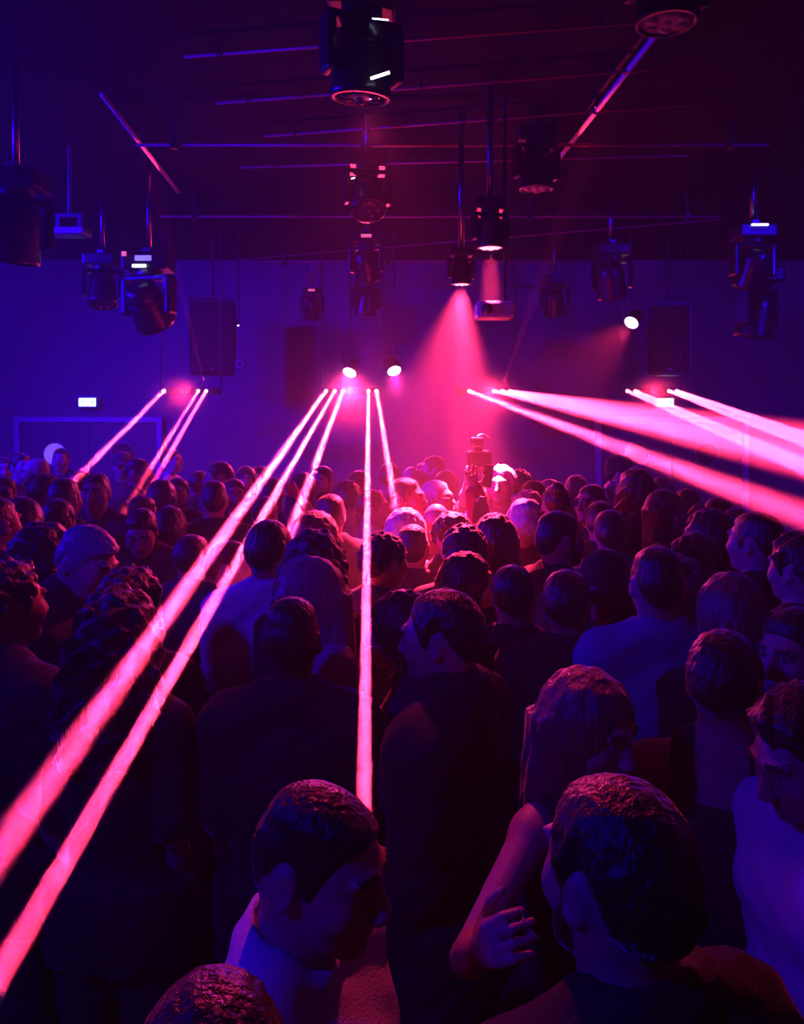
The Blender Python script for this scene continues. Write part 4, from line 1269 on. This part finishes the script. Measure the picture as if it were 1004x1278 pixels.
P_(270, 577, 42, -80, 'man in profile to the left with a pink lit face behind the tall shaved one', hair='short', tc='pink', d=6.6, pitch=10)
P_(292, 598, 42, 20, 'man with a moustached face turned to the viewer left of the widest beam', hair='short', tc='black', d=6.0)
P_(307, 583, 34, 12, 'left one of two women with pale faces far back by the widest beam', sex='f', hair='bob', hc='brown', tc='black', d=7.6, skin='pale')
P_(324, 583, 34, -12, 'right one of two women with pale faces far back by the widest beam', sex='f', hair='bob', hc='black', tc='black', d=7.7, skin='pale')
P_(340, 596, 40, 160, 'dark-haired person between the widest beam and its neighbour', sex='f', hair='long', hc='brown', tc='black', d=6.2)
P_(331, 620, 44, AWAY, 'brown-haired person just above the white-shirt man between two laser beams', hair='short', hc='brown', tc='brown', d=5.2)
P_(222, 597, 42, 8, 'bearded man facing the viewer below the person with the top knot', hair='short', beard=True, tc='black', d=5.9)
P_(202, 600, 42, AWAY, 'dark-haired person left of the bearded man facing the viewer', sex='f', hair='bob', tc='black', d=5.7)
P_(214, 560, 40, 82, 'person with a dark top knot and pink lit body where the two thin beams end', sex='f', hair='bun', tc='white', d=7.2, skin='pale')
P_(172, 573, 42, 96, 'man with short black hair in profile to the right near the two thin beams', hair='fade', tc='black', d=6.3)
P_(152, 566, 34, 20, 'man in a cap far back in front of the right porthole', hair='short', cap='navy', tc='navy', d=8.3)
P_(76, 560, 32, 6, 'man with short dark hair facing the viewer in front of the lit porthole', hair='fade', tc='black', d=8.6)
P_(41, 572, 38, -70, 'bald bearded man facing left in front of the left double doors', hair=None, beard=True, tc='black', d=6.9, pitch=12)
P_(26, 566, 34, 60, 'dark-haired person just left of the bald bearded man', hair='short', tc='black', d=7.8)
P_(4, 571, 34, 30, 'person with a pale face far back at the left edge', hair='short', hc='brown', tc='black', d=7.9)
P_(102, 588, 38, 150, 'person in black far back where the thin left beam ends', hair='short', tc='black', d=6.6)
P_(720, 594, 36, 160, 'dark-haired person far back beside the top-knot woman', sex='f', hair='bob', tc='black', d=6.9)
P_(250, 588, 36, 165, 'dark-haired person far back beside the profile man with the pink face', hair='short', tc='black', d=7.3)

build_crowd()

# ------------------------------------------------------------------ things held up by the crowd
p = at(597, 572, 5.7)
root = thing('camera', 'dark camera rig with glinting top held above the crowd in the pink column', 'camera', p, (0, 0, .2))
bm = bmesh.new(); b_box(bm, (0, 0, 0), (.15, .09, .11), .012); b_box(bm, (.07, .01, -.02), (.05, .08, .13), .012); b_box(bm, (0, .01, .065), (.06, .06, .04), .01); finish('body', bm, M_BLACKP, root)
bm = bmesh.new(); b_lathe(bm, [(0, .0), (.04, .0), (.042, .06), (.036, .08), (.03, .075), (0, .07)], 24, Matrix.Translation((0, .045, 0)) @ Matrix.Rotation(-PI / 2, 4, 'X')); finish('lens', bm, M_BLACKP, root, True)
bm = bmesh.new(); b_box(bm, (-.01, .0, .12), (.09, .05, .06), .012); b_tube(bm, (-.05, .0, .09), (-.06, 0, .20), .005); b_torus(bm, .05, .006, Matrix.Translation((.03, 0, .12)) @ Matrix.Rotation(PI / 2, 4, 'X'), 18, 6, 0, PI); finish('flash', bm, M_STEEL, root)


def phone(px, py, d, rot, label):
    root = thing('phone', label, 'phone', at(px, py, d), rot)
    bm = bmesh.new(); b_box(bm, (0, 0, 0), (.075, .009, .155), .004); finish('body', bm, M_BLACKP, root)
    bm = bmesh.new(); b_box(bm, (0, .0048, 0), (.068, .001, .145)); finish('screen', bm, M_GLASS, root)
    bm = bmesh.new(); b_box(bm, (-.02, -.0055, .055), (.024, .004, .026), .002); finish('camera_bump', bm, M_GREY, root)
    return root


phone(609, 594, 5.5, (0, .15, .3), 'dark phone held up just below the camera rig')
phone(599, 636, 4.6, (0, .1, -.2), 'dark phone held up in front of the red-jacket person')
